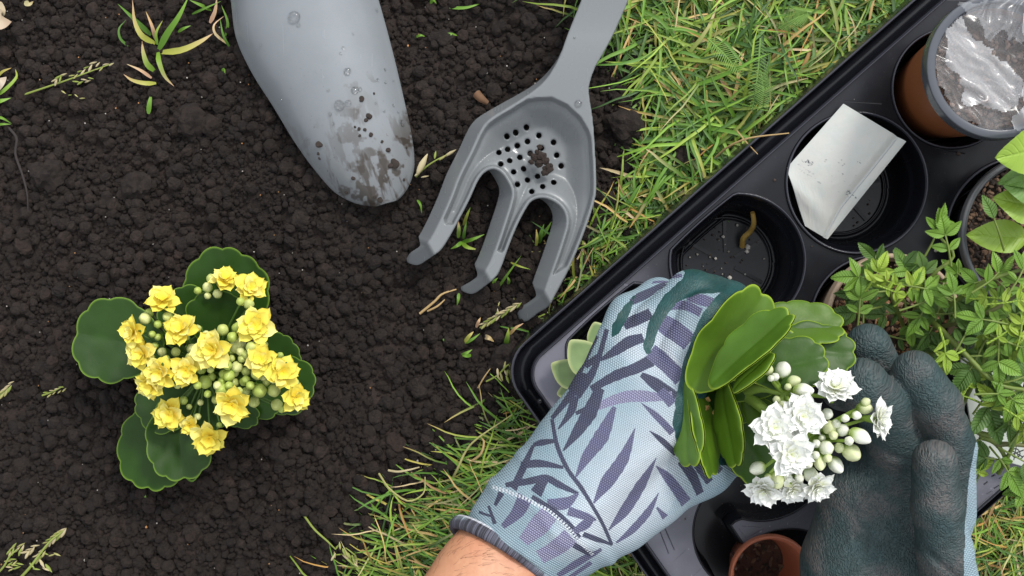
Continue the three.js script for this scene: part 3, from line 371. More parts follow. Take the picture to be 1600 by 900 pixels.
const deckMat = phys([1, 1, 1], { map: dustGlare, specularIntensity: 0.4, roughness: 0.5, roughnessMap: rep(trayRough, 6), bumpMap: rep(G.grain, 26), bumpScale: 0.000012 });
const cellCircles = { a: [990, 547, 103], b: [1152, 408, 104], c: [1338, 286, 108], d: [1487, 138, 92], g: [1366, 500, 98], h: [1598, 366, 118] };
const cells = Object.entries(cellCircles).map(([k, [x, y, r]]) => { const pts = []; for (let i = 0; i < 72; i++) { const a = i / 72 * 2 * Math.PI; let [u, v] = toUV(x + r * Math.cos(a), y + r * Math.sin(a)); if (v < 987) v = 987 - (987 - v) * 0.12; const q = fromUV(u, v), d = 1 / (EU[0] * EV[1] - EU[1] * EV[0]); pts.push([(u * EV[1] - v * EU[1]) * d, (v * EU[0] - u * EV[0]) * d]); } return { k, pts, c: [x, y] }; });
{ const pts = [], arc = (cx, cy, r, a0, a1, n) => { for (let i = 0; i <= n; i++) { const a = (a0 + (a1 - a0) * i / n) * Math.PI / 180; pts.push([cx + r * Math.cos(a), cy + r * Math.sin(a)]); } };
  arc(1187, 700, 114, 104, -221, 54); arc(1181, 832, 98, 221, 135, 16); arc(1235, 925, 99, 150, -134, 46); pts.push([1160, 848], [1148, 830], [1142, 821], [1150, 814]); cells.push({ k: 'e', pts, c: [1195, 800] }); }
{
  const corner = (u0, v0, u1, v1, r, n = 8) => { const o = []; for (const [cu, cv, a0] of [[u0 + r, v0 + r, 180], [u1 - r, v0 + r, 270], [u1 - r, v1 - r, 0], [u0 + r, v1 - r, 90]]) for (let i = 0; i <= n; i++) { const a = (a0 + 90 * i / n) * Math.PI / 180; o.push([cu + r * Math.cos(a), cv + r * Math.sin(a)]); } return o.map(([u, v]) => { const [x, y] = fromUV(u + (u < 500 ? (1290 - v) * 0.11 : 0), v); return dpx(x, y); }); };
  const o = V(...(([x, z]) => [x, 0, z])(dpx(1250, 450))), t = thing('nursery_tray', 'black plastic carrier tray with round pot wells lying on the grass', 'plant tray', o);
  const ringIn = corner(200, 978, 1205, 1606, 34), ringMid = corner(197, 976, 1208, 1609, 37), outer = corner(169, 945, 1236, 1622, 52);
  // deck with wells and slots
  const shape = new THREE.Shape(ringIn.map(([x, z]) => new THREE.Vector2(x, -z)));
  const hole = (pts) => { shape.holes.push(new THREE.Path(pts.map(([x, y]) => { const [a, b] = dpx(x, y); return new THREE.Vector2(a, -b); }))); };
  cells.forEach(c => hole(c.pts));
  const slot = (x0, y0, x1, y1, w = 2.2) => { const L = Math.hypot(x1 - x0, y1 - y0), nx = -(y1 - y0) / L * w / 2, ny = (x1 - x0) / L * w / 2; hole([[x0 + nx, y0 + ny], [x1 + nx, y1 + ny], [x1 - nx, y1 - ny], [x0 - nx, y0 - ny]]); };
  slot(1026, 816, 1045, 866, 3.4); slot(1034, 814, 1054, 860, 3.4); slot(1052, 878, 1072, 859, 2); slot(1070, 797, 1097, 776, 2); slot(1084, 899, 1096, 888, 2);
  slot(1155, 826, 1166, 841); slot(1168, 841, 1193, 826); slot(1159, 822.5, 1191, 824.5); slot(1236, 814, 1262, 797); slot(1238, 816.5, 1256, 816.5);
  slot(1320, 158, 1378, 162, 2); slot(1462, 232, 1508, 240, 2); slot(1548, 745, 1556, 741, 4); slot(1536, 758, 1544, 752, 4); slot(1552, 764, 1562, 758, 4); slot(1540, 773, 1550, 767, 3); slot(1560, 748, 1568, 744, 3);
  const deck = new THREE.ExtrudeGeometry(shape, { depth: 0.0022, bevelEnabled: true, bevelSize: 0.0007, bevelThickness: 0.0007, bevelSegments: 2, curveSegments: 6 }); deck.rotateX(-Math.PI / 2); deck.translate(0, DECK - 0.0029, 0);
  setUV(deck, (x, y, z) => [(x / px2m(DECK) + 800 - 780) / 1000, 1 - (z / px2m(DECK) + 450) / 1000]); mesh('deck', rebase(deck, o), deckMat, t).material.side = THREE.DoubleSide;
  // rim: a bead, a gutter and an outer folded lip that runs down to the grass
  const N = ringIn.length, prof = [[0, DECK - 0.0008], [0.3, DECK + 0.0012], [0.75, DECK + 0.0022], [1.15, DECK + 0.0012], [1.4, DECK - 0.002], [1.55, DECK - 0.016], [3.0, DECK - 0.019], [4.3, DECK - 0.017], [4.5, DECK - 0.008], [4.62, DECK - 0.0055], [4.85, DECK - 0.0042], [5.1, DECK - 0.0055], [5.25, DECK - 0.009], [5.6, 0.012], [5.7, 0.002]];
  const band = (name, m, rows) => { const pos = [], idx = [], uv = []; rows.forEach(([k, y], j) => { for (let i = 0; i <= N; i++) { const a = ringIn[i % N], b = ringMid[i % N], c = outer[i % N], q = k < 1 ? [lerp(a[0], b[0], k), lerp(a[1], b[1], k)] : [lerp(b[0], c[0], (k - 1) / 3.9), lerp(b[1], c[1], (k - 1) / 3.9)]; pos.push(q[0], y, q[1]); uv.push(i / N * 1.6, j * 0.004); if (j && i) { const w = j * (N + 1) + i, s = w - N - 1; idx.push(s - 1, w - 1, s, s, w - 1, w); } } }); mesh(name, rebase(geoFrom(pos, idx, { uv }), o), m, t); };
  band('rim_bead', edgeSheenMat, prof.slice(0, 5)); band('rim', trayMat, prof.slice(4, 10)); band('outer_lip', edgeSheenMat, prof.slice(9, 12)); band('rim_skirt', trayMat, prof.slice(11));
  // wells: tapered wall with a rounded lip, a step and a ribbed floor
  for (const c of cells) {
    const SG = c.k === 'e' ? -1 : 1, [cx, cz] = dpx(...c.c), pts = c.pts.map(([x, y]) => dpx(x, y)), n = pts.length, ps = [], id = [], ys = [[1.05, -0.0008], [1.043, 0.0008], [1.03, 0.0024], [1.014, 0.0028], [1.0, 0.0018], [0.988, -0.0006], [0.978, -0.003], [0.965, -0.016], [0.90, -0.0175], [0.885, -0.021], [0.80, -0.047], [0.785, -0.0495], [0.74, -0.0505], [0.72, -0.0485], [0.69, -0.0485], [0.67, -0.0515], [0, -0.0515]], U = [];
    const joined = c.k === 'e', lipRows = [[1.034, 0.0012], [1.028, 0.0028], [1.016, 0.0034], [1.003, 0.0028], [0.995, 0.0010]], rows = joined ? [[-0.0012, -0.0006], [-0.0006, 0.0013], [0.0004, 0.0013], [0.0009, 0.0002], [0.0012, -0.004], [0.0022, -0.02], [0.0032, -0.022], [0.0042, -0.05]] : ys;
    rows.forEach(([f, y], j) => { for (let i = 0; i <= n; i++) { const [x, z] = pts[i % n], a = pts[(i + n - 1) % n], b = pts[(i + 1) % n], tl = Math.hypot(b[0] - a[0], b[1] - a[1]), X = joined ? x - (b[1] - a[1]) / tl * f * SG : cx + (x - cx) * f, Z = joined ? z + (b[0] - a[0]) / tl * f * SG : cz + (z - cz) * f; ps.push(X, DECK + y - 0.0008, Z); U.push(x, z + y); if (j && i) { const m = j * (n + 1) + i, s = m - n - 1; id.push(s - 1, s, m - 1, s, m, m - 1); } } });
    const w = mesh('pot_well', rebase(geoFrom(ps, id, { uv: U }), o), trayMat, t);
    if (!joined) { const lp = [], li = []; lipRows.forEach(([f, y], j) => { for (let i = 0; i <= n; i++) { const [x, z] = pts[i % n]; lp.push(cx + (x - cx) * f, DECK + y - 0.0004, cz + (z - cz) * f); if (j && i) { const q = j * (n + 1) + i, s = q - n - 1; li.push(s - 1, s, q - 1, s, q, q - 1); } } }); mesh('well_lip', rebase(geoFrom(lp, li), o), edgeSheenMat, w); }
    if (joined) { const fs = new THREE.ShapeGeometry(new THREE.Shape(pts.map(([x, z]) => new THREE.Vector2(x, -z)))); fs.rotateX(-Math.PI / 2); fs.translate(-o.x, DECK - 0.0508, -o.z); mesh('well_floor', fs, trayMat, w); }
    if ('bc'.includes(c.k)) for (let i = 0; i < 6; i++) { const a = i * Math.PI / 3 + (c.k === 'b' ? 0.55 : 0.2), g = new THREE.BoxGeometry(0.024, 0.002, 0.0026); g.translate(0.02, 0, 0); g.rotateY(a); g.translate(cx - o.x, DECK - 0.0515, cz - o.z); mesh('floor_rib', g, trayMat, w); }
    if ('bc'.includes(c.k)) { const g = new THREE.TorusGeometry(0.0345, 0.0012, 6, 60); g.rotateX(Math.PI / 2); g.translate(cx - o.x, DECK - 0.05, cz - o.z); mesh('floor_ring', g, trayMat, w); }
  }
  const nub = new THREE.SphereGeometry(0.0022, 12, 8); nub.translate(...(() => { const [x, z] = dpx(843, 627); return [x - o.x, DECK, z - o.z]; })()); mesh('nub', nub, trayMat, t);
}
stalkAt('root_thread', 'bent yellow brown stem hanging into the empty tray well', 'stem', [[1176, 332, 0.045], [1178, 348, 0.04], [1172, 362, 0.03], [1162, 372, 0.026], [1160, 385, 0.02]], 0.0022, mat([0.3, 0.19, 0.04], { roughness: 0.6 }));
function stalkAt(name, label, cat, path, r, m) { const pts = path.map(p => P(...p)), o = pts[0].clone(), t = mesh(name, rebase(tube(pts, [r * 0.8, r, r * 1.1], 8), o), m); t.position.copy(o); return tag(t, label, cat); }
{ const sg = clodGeo(40, 2, 0.3), r = mulberry(8); [[1118, 404], [1140, 434], [1168, 386], [1167, 393], [1152, 352], [1130, 370]].forEach(([x, y], i) => { const m = mesh('pebble', sg, mat([0.5, 0.47, 0.42], { roughness: 0.6 })); m.position.copy(P(x, y, 0.016)); m.scale.setScalar([0.0011, 0.0016, 0.0022, 0.0016, 0.001, 0.0012][i]); tag(m, ['small white grit grain in the empty well, left of the others', 'white grit grain nearest the glove in the empty well', 'largest white grit grain under the yellow stem in the well', 'white grit grain just below the largest one in the well', 'tiny grit grain near the top of the empty well', 'dull grit grain in the middle of the empty well'][i], 'grit'); }); }

{ // a little spilled compost in the wells and on the deck
  const r = mulberry(303), n = 170, m = new THREE.InstancedMesh(clodGeo(71, 2, 0.3), mat([1, 1, 1], { roughness: 0.95 }), n), M = new THREE.Matrix4(), q = new THREE.Quaternion(), e = new THREE.Euler(), c = new THREE.Color(); m.name = 'spilled_compost'; m.castShadow = m.receiveShadow = true; scene.add(m); tag(m, 'specks of spilled compost and grit on the black tray and in its wells', 'compost', null, 'stuff');
  for (let i = 0; i < n; i++) { let p; if (i % 3) { const w = cells[[0, 1, 1, 2, 2, 6][i % 6]], a = r() * 6.28, R = 66 * Math.sqrt(r()); p = P(w.c[0] + R * Math.cos(a), w.c[1] + R * Math.sin(a), 0.0142); p.x *= (HC - DECK) / (HC - 0.0142); p.z *= (HC - DECK) / (HC - 0.0142); } else { const [x, y] = fromUV(rr(215, 1100, r), rr(992, 1600, r)); p = P(x, y, DECK + 0.0004); if (cells.some(w => sdPoly(w.pts, x, y) < 4)) { i--; continue; } }
    const s = rr(0.0003, i % 9 ? 0.0009 : 0.0018, r); e.set(r() * 6, r() * 6, r() * 6); M.compose(p, q.setFromEuler(e), V(s, s, s)); m.setMatrixAt(i, M); const k = r() < 0.25 ? [0.3, 0.28, 0.25] : [0.06, 0.042, 0.032]; m.setColorAt(i, c.setRGB(...k)); }
}
// seed packet standing in the well
{
  const A = P(1318, 162, 0.074), B = P(1416, 221, 0.074), C = P(1293, 374, 0.055), D = P(1228, 264, 0.066), n = 24, pos = [], uv = [], idx = [];
  const D2 = P(1236, 300, 0.060), S = (u, v) => { const l = v < 0.72 ? A.clone().lerp(D, v / 0.72) : D.clone().lerp(P(1258, 353, 0.057), (v - 0.72) / 0.28), r_ = B.clone().lerp(C, v), p = l.lerp(r_, u); p.y += 0.004 * Math.sin(Math.PI * u) * Math.sin(Math.PI * Math.min(1, v * 1.1)) + 0.0035 * Math.exp(-Math.pow((v - 0.80 - 0.1 * u) * 14, 2)) * (1 - u) - 0.002 * sst(0.8, 0.86, u) * (1 - sst(0.9, 0.93, u)); return p; };
  for (let j = 0; j <= n; j++) for (let i = 0; i <= n; i++) { const p = S(i / n, j / n); pos.push(p.x, p.y, p.z); uv.push(i / n, 1 - j / n); if (i && j) { const m = j * (n + 1) + i, s = m - n - 1; idx.push(s - 1, m - 1, s, s, m - 1, m); } }
  const front = geoFrom(pos, idx, { uv }), back = front.clone(), bp = back.attributes.position; for (let i = 0; i < bp.count; i++) bp.setY(i, bp.getY(i) - 0.0012); back.setIndex([...back.index.array].reverse()); back.computeVertexNormals();
  const cv = document.createElement('canvas'); cv.width = 512; cv.height = 768; const c = cv.getContext('2d'); c.fillStyle = '#c0c3c1'; c.fillRect(0, 0, 512, 768);
  const rT = mulberry(3); c.fillStyle = '#c6c8c5'; for (let i = 0; i < 240; i++) { c.globalAlpha = 0.08; c.beginPath(); c.arc(rT() * 512, rT() * 768, 20 + rT() * 60, 0, 7); c.fill(); } c.globalAlpha = 1;
  const marks = (x, y, w, h, k, col, a) => { c.fillStyle = col; c.globalAlpha = a; for (let i = 0; i < k; i++) c.fillRect(x + rT() * w, y + rT() * h, 3 + rT() * 12, 2 + rT() * 5); c.globalAlpha = 1; };
  marks(20, 420, 90, 34, 16, '#3c4046', 0.5); marks(60, 424, 20, 24, 8, '#22262c', 0.8); marks(30, 480, 150, 10, 16, '#777c80', 0.35); marks(60, 500, 170, 10, 16, '#777c80', 0.3); marks(150, 360, 10, 20, 4, '#777', 0.4); marks(230, 300, 10, 40, 4, '#777', 0.4); marks(260, 320, 10, 30, 4, '#666', 0.4); marks(330, 250, 16, 18, 5, '#555', 0.5); marks(300, 380, 12, 12, 4, '#666', 0.5); marks(398, 440, 60, 40, 16, '#3a3d42', 0.55); marks(470, 450, 12, 10, 4, '#333', 0.6); marks(200, 330, 200, 160, 10, '#888', 0.25);
  const tx = new THREE.CanvasTexture(cv); tx.colorSpace = THREE.SRGBColorSpace; const o = P(1322, 265, 0.06), pm = mat([1, 1, 1], { map: tx, roughness: 0.38, bumpMap: rep(G.blotch, 1.5), bumpScale: 0.0005 }), t = thing('seed_packet', 'creased pale grey foil packet with faint print in a tray well', 'packet', o);
  mesh('packet_front', rebase(front, o), pm, t); mesh('packet_back', rebase(back, o), mat([0.5, 0.52, 0.52], { roughness: 0.4 }), t);
  const seam = []; for (let i = 0; i <= 8; i++) seam.push(S(0.875, 0.02 + 0.96 * i / 8).add(V(0, 0.0002, 0))); mesh('seal_seam', rebase(tube(seam, 0.0006, 5), o), mat([0.5, 0.52, 0.53], { roughness: 0.4 }), t);
}

// ---------------------------------------------------------------- pots
const latheAt = (prof, x, z, seg = 72) => { const g = new THREE.LatheGeometry(prof.map(([r, y]) => new THREE.Vector2(r, y)), seg); g.translate(x, 0, z); return g; };
function pot(name, label, cat, [px, py], h, R, Rb, base, bm, rimM, { lip = 0.0032, rimH = 0.011 } = {}) {
  const c = P(px, py, h), o = V(c.x, base, c.z), t = thing(name, label, cat, o), H = h - base, rimY = H - rimH, rAt = (y) => lerp(Rb, R - lip * 0.9, y / rimY);
  mesh('pot_wall', latheAt([[0, 0], [Rb - 0.002, 0], [Rb, 0.002], [rAt(rimY), rimY], [rAt(rimY) - 0.0016, rimY], [Rb - 0.0016, 0.003], [0, 0.003]], 0, 0), bm, t);
  mesh('pot_rim', latheAt([[rAt(rimY) - 0.002, rimY + 0.0002], [R - 0.0004, rimY], [R, rimY + 0.001], [R, H - 0.0012], [R - 0.0009, H], [R - lip + 0.0009, H], [R - lip, H - 0.001], [R - lip, rimY + 0.003], [rAt(rimY) - 0.0022, rimY + 0.0002]], 0, 0), rimM, t);
  return { t, o, H, rAt };
}
function pottingSoil(t, r, y, cols, chips, seed) {
  const rd = mulberry(seed), pos = [0, y, 0], idx = [], uv = [0.5, 0.5]; for (let k = 1; k <= 16; k++) for (let i = 0; i < 48; i++) { const a = i / 48 * 6.2832, R = r * k / 16, x = R * Math.cos(a), z = R * Math.sin(a); pos.push(x, y + 0.006 * (fbm(x * 120 + 50, z * 120 + 50, seed, 3) - 0.5), z); uv.push(x * 10, z * 10); const b = 1 + (k - 1) * 48, p = b - 48, j = (i + 1) % 48; if (k === 1) idx.push(0, b + j, b + i); else idx.push(p + i, p + j, b + i, p + j, b + j, b + i); }
  const s = mesh('potting_soil', geoFrom(pos, idx, { uv }), mat(cols[0], { roughness: 0.95, bumpMap: rep(G.grain, 2), bumpScale: 0.002 }), t), g = clodGeo(seed, 1, 0.4), m = new THREE.InstancedMesh(g, mat([1, 1, 1], { roughness: 0.9 }), chips), M = new THREE.Matrix4(), q = new THREE.Quaternion(), e = new THREE.Euler(), c = new THREE.Color();
  for (let i = 0; i < chips; i++) { const a = rd() * 6.28, R = r * 0.97 * Math.sqrt(rd()), L = rr(0.0009, 0.0028, rd); e.set(rr(-0.4, 0.4, rd), rd() * 6.28, rr(-0.4, 0.4, rd)); M.compose(V(R * Math.cos(a), y + rr(0, 0.003, rd), R * Math.sin(a)), q.setFromEuler(e), V(L, L * 0.4, L * 0.45)); m.setMatrixAt(i, M); const k = cols[1 + Math.floor(rd() * (cols.length - 1))], b = rr(0.6, 1.3, rd); m.setColorAt(i, c.setRGB(k[0] * b, k[1] * b, k[2] * b)); }
  m.name = 'bark_flakes'; m.userData.kind = 'stuff'; m.castShadow = m.receiveShadow = true; s.add(m); return s;
}
const soilCols = [[0.035, 0.023, 0.017], [0.05, 0.033, 0.023], [0.11, 0.065, 0.04], [0.17, 0.1, 0.06], [0.03, 0.02, 0.015]], barkCols = [[0.05, 0.03, 0.02], [0.32, 0.16, 0.07], [0.2, 0.1, 0.05], [0.4, 0.25, 0.14], [0.08, 0.045, 0.03], [0.45, 0.3, 0.2]];
const darkRim = mat([0.075, 0.082, 0.098], { roughness: 0.45, roughnessMap: rep(trayRough, 2) });
{ // brown pot wrapped in film, top right
  const { t, o, H } = pot('plant_pot', 'terracotta brown pot with a dark grey rim and film over it', 'plant pot', [1562, 103], 0.15, 0.0485, 0.0335, 0.016, mat([0.24, 0.075, 0.022], { roughness: 0.55, bumpMap: rep(G.blotch, 3, 2), bumpScale: 0.0003 }), darkRim, { lip: 0.0062, rimH: 0.012 });
  pottingSoil(t, 0.0405, H - 0.022, [[0.10, 0.06, 0.04], [0.09, 0.055, 0.037], [0.16, 0.1, 0.07], [0.22, 0.14, 0.1]], 500, 55);
  // clear film, crumpled: a shallow faceted sheet, a folded double patch and a bunched end to the right
  const film = (m) => phys([0.95, 0.96, 0.98], { transmission: m, thickness: 0, ior: 1.5, roughness: 0.2, side: THREE.DoubleSide }), bag = thing('plastic_bag', 'crumpled clear plastic film stuffed into the mouth of the brown pot', 'plastic film', V(o.x, 0.15, o.z));  // white haze in the film colour stands in for sky reflections
  // crinkled film: ridged folds, drawn out along one direction
  const ridge = (u, v, s) => { const n = fbm(u, v, s, 2); return 1 - Math.abs(2 * n - 1) * 1.6; };
  const sheet = (name, inside, base, amp, seed, ang, f, st, m) => { const S = 0.116, n = 110, pos = [], idx = [], ca = Math.cos(ang), sa = Math.sin(ang);
    for (let j = 0; j <= n; j++) for (let i = 0; i <= n; i++) { const x = (i / n - 0.5) * S, z = (j / n - 0.5) * S, w = 0.012 * (fbm(x * 40 + 9, z * 40 + 9, seed + 2, 2) - 0.5), u = (x * ca + z * sa + w) * f, v = (-x * sa + z * ca + w) * f * st; pos.push(x + 0.5 * w, base(x, z) + amp * (ridge(u + 30, v + 30, seed) - 0.5) + amp * 0.45 * (ridge(u * 2.3 + 60, v * 1.7 + 60, seed + 4) - 0.5), z); const e = 0.004 * (fbm(x * 130 + 20, z * 130 + 20, seed + 9, 2) - 0.5) * 2; if (i && j && inside(x + e, z - e)) { const q = j * (n + 1) + i, r = q - n - 1; idx.push(r - 1, q - 1, r, r, q - 1, q); } }
    return mesh(name, geoFrom(pos, idx), film(m), bag); };
  const disc = (x, z, r) => Math.hypot(x, z) < r;
  sheet('film', (x, z) => disc(x, z, 0.0415), (x, z) => -0.006 - 0.005 * (1 - Math.hypot(x, z) / 0.042), 0.0032, 3, 0.9, 20, 4, 0.93);
  sheet('film_fold', (x, z) => sdPoly([[-0.036, -0.024], [-0.026, -0.030], [-0.012, -0.014], [-0.004, -0.010], [0.006, 0.004], [0.016, 0.016], [0.014, 0.026], [0.002, 0.030], [-0.010, 0.026], [-0.022, 0.024], [-0.026, 0.008], [-0.034, -0.006]], x, z) < 0, () => -0.002, 0.003, 11, 0.75, 16, 7, 0.78);
  sheet('film_bunch', (x, z) => sdPoly([[0.014, 0.012], [0.018, -0.006], [0.012, -0.02], [0.018, -0.05], [0.056, -0.05], [0.056, 0.03], [0.03, 0.042], [0.012, 0.044], [0.006, 0.036], [0.016, 0.028]], x, z) < 0, (x, z) => 0.005 + 0.006 * sst(0, 0.05, x), 0.009, 23, 1.7, 24, 4, 0.68);
  sheet('film_edge', (x, z) => sdPoly([[-0.03, -0.04], [0.01, -0.046], [0.05, -0.05], [0.05, -0.03], [0.02, -0.018], [0.0, -0.022], [-0.008, -0.012], [-0.012, -0.03]], x, z) < 0, () => 0.002, 0.004, 29, 2.1, 26, 5, 0.88);
}
{ // small terracotta pot at the bottom
  const terr = mat([0.36, 0.115, 0.06], { roughness: 0.5, bumpMap: rep(G.blotch, 3), bumpScale: 0.0004 }), { t, H, rAt } = pot('plant_pot', 'small empty terracotta pot with dirt inside at the bottom edge', 'plant pot', [1207, 903], 0.078, 0.0305, 0.021, 0.016, terr, terr, { lip: 0.0022, rimH: 0.008 });
  const r = mulberry(51), cm = mat([0.06, 0.03, 0.022], { roughness: 0.9 }), cg = [clodGeo(52, 2, 0.4), clodGeo(53, 2, 0.4)];
  for (let i = 0; i < 26; i++) { const a = rr(2.3, 4.6, r), y = rr(0.006, H - 0.006, r), R = rAt(y) - 0.0022, m = mesh('dirt_crumb', cg[i % 2], cm, t); m.position.set(R * Math.cos(a), y, R * Math.sin(a)); m.scale.set(rr(0.0015, 0.004, r), rr(0.0015, 0.004, r), rr(0.0015, 0.003, r)); m.rotation.y = -a; }
  pottingSoil(t, 0.0195, 0.006, [[0.08, 0.035, 0.024], ...soilCols.slice(1)], 60, 58);
}
// ---------------------------------------------------------------- the gardener: bare forearm and two gloves
const AX = V(0.5, -0.36, -0.72).normalize(), CUFF = P(791, 868, 0.235);
const fabricTex = (() => { // printed knit: pale blue with violet grey fronds, drawn flat along the back of the hand
  const N = 2048, S = 0.36, cv = document.createElement('canvas'); cv.width = cv.height = N; const c = cv.getContext('2d'), o = P(800, 855, 0.24);
  const hs = (x, y) => 0.236 + 0.02 * clamp(((x - 800) * 0.575 - (y - 855) * 0.818) / 400);
  const T = (x, y) => { const p = P(x, y, hs(x, y)), dx = p.x - o.x, dz = p.z - o.z, al = dx * 0.575 - dz * 0.818, ac = dx * 0.818 + dz * 0.575; return [(ac / S + 0.5) * N, N - (al / S + 0.3) * N]; };
  const W1 = 1 / 2640 / S * N; c.fillStyle = '#93aab5'; c.fillRect(0, 0, N, N);
  const r = mulberry(5); for (const [x, y, R] of [[1000, 740, 130], [960, 800, 100], [1040, 560, 90], [900, 820, 60], [1000, 520, 50], [1050, 680, 80]]) { const q = T(x, y), gr = c.createRadialGradient(...q, 10, ...q, R * W1); gr.addColorStop(0, 'rgba(200,208,217,0.95)'); gr.addColorStop(1, 'rgba(200,208,217,0)'); c.fillStyle = gr; c.fillRect(0, 0, N, N); }
  for (let i = 0; i < 160; i++) { c.globalAlpha = 0.16; c.fillStyle = ['#b9c7d2', '#7fa0ae', '#a6b6c2'][i % 3]; c.beginPath(); c.ellipse(r() * N, r() * N, 20 + r() * 90, 12 + r() * 30, r() * 3, 0, 7); c.fill(); } c.globalAlpha = 1;
  const tones = ['#44475a', '#5f607a', '#807f99'];
  const W0 = 1 / 2640 / S * N, frond = (k, ...p) => { // a tapering stroke: x, y, width
    const q = p.map(([x, y, w]) => [...T(x, y), w * W0 * 0.54]), cu = new THREE.CatmullRomCurve3(q.map(([x, y, w]) => V(x, y, w)), false, 'centripetal'), m = p.length * 8, A = [], B = [], d = V(), v = V();
    for (let i = 0; i <= m; i++) { cu.getPoint(i / m, v); cu.getTangent(i / m, d); const L = Math.hypot(d.x, d.y), w = v.z * (0.94 + 0.12 * hash(i, p.length)); A.push([v.x - d.y / L * w, v.y + d.x / L * w]); B.unshift([v.x + d.y / L * w, v.y - d.x / L * w]); }
    c.fillStyle = tones[k]; c.beginPath(); [...A, ...B].forEach(([x, y], i) => i ? c.lineTo(x, y) : c.moveTo(x, y)); c.closePath(); c.fill(); };
  for (const s of [[1, [1018, 433, 6], [1048, 432, 7], [1072, 430, 5]], [0, [992, 473, 9], [1020, 457, 15], [1044, 439, 13]], [0, [978, 510, 12], [997, 501, 15], [1020, 490, 15]], [0, [938, 563, 3], [962, 548, 12], [985, 534, 15], [1006, 528, 12]], [0, [922, 606, 8], [962, 584, 14], [992, 573, 15], [1017, 562, 17]], [1, [1016, 548, 22], [1034, 564, 22], [1060, 590, 22]], [1, [1030, 500, 22], [1050, 514, 28], [1074, 534, 26]], [1, [1046, 480, 10], [1068, 477, 13], [1092, 488, 13]], [1, [1076, 464, 12], [1100, 470, 16], [1118, 474, 10]], [0, [999, 583, 7], [1020, 597, 16], [1050, 620, 20]], [2, [930, 632, 10], [958, 621, 14], [980, 616, 16], [1002, 616, 16], [1024, 617, 12], [1046, 614, 10]], [0, [952, 516, 6], [936, 559, 7], [922, 587, 10], [900, 618, 11]], [0, [936, 527, 6], [910, 569, 12], [890, 610, 13]], [0, [915, 573, 8], [936, 558, 8]], [0, [900, 587, 10], [924, 590, 10]], [0, [898, 618, 11], [891, 640, 10], [871, 667, 2]], [0, [936, 604, 12], [918, 642, 20], [900, 669, 14], [878, 698, 2]], [0, [898, 643, 5], [924, 630, 8]], [0, [862, 654, 5], [869, 691, 6], [884, 724, 6], [904, 751, 6], [922, 780, 5], [938, 809, 5], [954, 846, 5]], [0, [913, 587, 8], [891, 618, 9], [862, 653, 5]], [1, [957, 632, 6], [936, 676, 20], [913, 707, 14], [896, 736, 2]], [1, [988, 664, 1], [969, 709, 16], [944, 744, 18], [923, 775, 2]], [0, [833, 693, 4], [847, 688, 8], [866, 684, 5]], [0, [833, 694, 4], [818, 724, 9], [802, 756, 10]], [0, [814, 722, 8], [842, 718, 10], [878, 722, 4]], [0, [790, 752, 6], [824, 744, 9], [851, 738, 9], [870, 746, 9], [900, 760, 4]], [0, [851, 736, 12], [836, 760, 16]], [1, [853, 773, 12], [880, 773, 16], [900, 760, 3]], [0, [830, 764, 6], [862, 784, 9], [888, 808, 9], [900, 826, 9]], [1, [884, 784, 12], [915, 795, 9], [927, 801, 3]], [1, [891, 816, 8], [913, 804, 14], [921, 797, 8]], [0, [907, 820, 7], [931, 833, 7], [955, 847, 3]], [1, [820, 765, 20], [809, 787, 17], [786, 811, 7]], [2, [856, 787, 26], [836, 811, 26], [817, 831, 16]], [2, [888, 822, 26], [864, 842, 24], [842, 855, 22]], [0, [784, 762, 9], [774, 782, 4]], [0, [764, 784, 4], [774, 808, 6]], [0, [749, 795, 4], [768, 798, 3]], [1, [870, 889, 9], [909, 864, 13], [937, 850, 6]], [1, [886, 898, 8], [922, 872, 8]], [0, [893, 836, 9], [922, 857, 9]], [1, [1021, 710, 1], [998, 753, 17], [972, 794, 16], [948, 821, 2]], [1, [1028, 768, 1], [1010, 799, 11], [986, 825, 11], [961, 844, 3]], [1, [1021, 723, 1], [1044, 747, 13], [1076, 790, 17]], [1, [1025, 791, 3], [1040, 809, 10]], [1, [998, 626, 1], [1021, 646, 9], [1046, 672, 10]], [0, [1010, 668, 1], [1030, 684, 8], [1055, 708, 8]], [0, [1064, 720, 12], [1085, 747, 15], [1100, 778, 12]], [0, [1092, 729, 12], [1116, 760, 12]], [0, [1112, 718, 10], [1135, 744, 10]], [1, [1028, 607, 14], [1046, 628, 14]]]) frond(...s);
  c.setLineDash([7, 4]); c.strokeStyle = '#cfd6dd'; c.lineWidth = 12; c.beginPath(); [[770, 757], [793, 760], [820, 767], [853, 782], [880, 804], [902, 831], [924, 858]].forEach(([x, y], i) => { const q = T(x, y); i ? c.lineTo(...q) : c.moveTo(...q); }); c.stroke(); c.setLineDash([]);
  const im = c.getImageData(0, 0, N, N).data, d = new Uint8Array(N * N * 4), per = 7.6;
  for (let j = 0; j < N; j++) for (let i = 0; i < N; i++) { const k = (j * N + i) * 4, o2 = ((N - 1 - j) * N + i) * 4, row = Math.floor(j / per), a = ((i + (row % 2) * per / 2) / per) % 1, b = (j / per) % 1, dot = sst(0.5, 0.22, Math.hypot(a - 0.5, b - 0.5)), lum = (im[k] + im[k + 1] + im[k + 2]) / 3, m = lum < 150 ? 0.78 + 0.48 * dot : 0.86 + 0.2 * dot; for (let q = 0; q < 3; q++) d[o2 + q] = clamp(im[k + q] * m, 0, 255); d[o2 + 3] = 255; }
  const t = new THREE.DataTexture(d, N, N); t.magFilter = THREE.LinearFilter; t.minFilter = THREE.LinearMipmapLinearFilter; t.generateMipmaps = true; t.wrapS = t.wrapT = THREE.RepeatWrapping; t.colorSpace = THREE.SRGBColorSpace; t.needsUpdate = true;
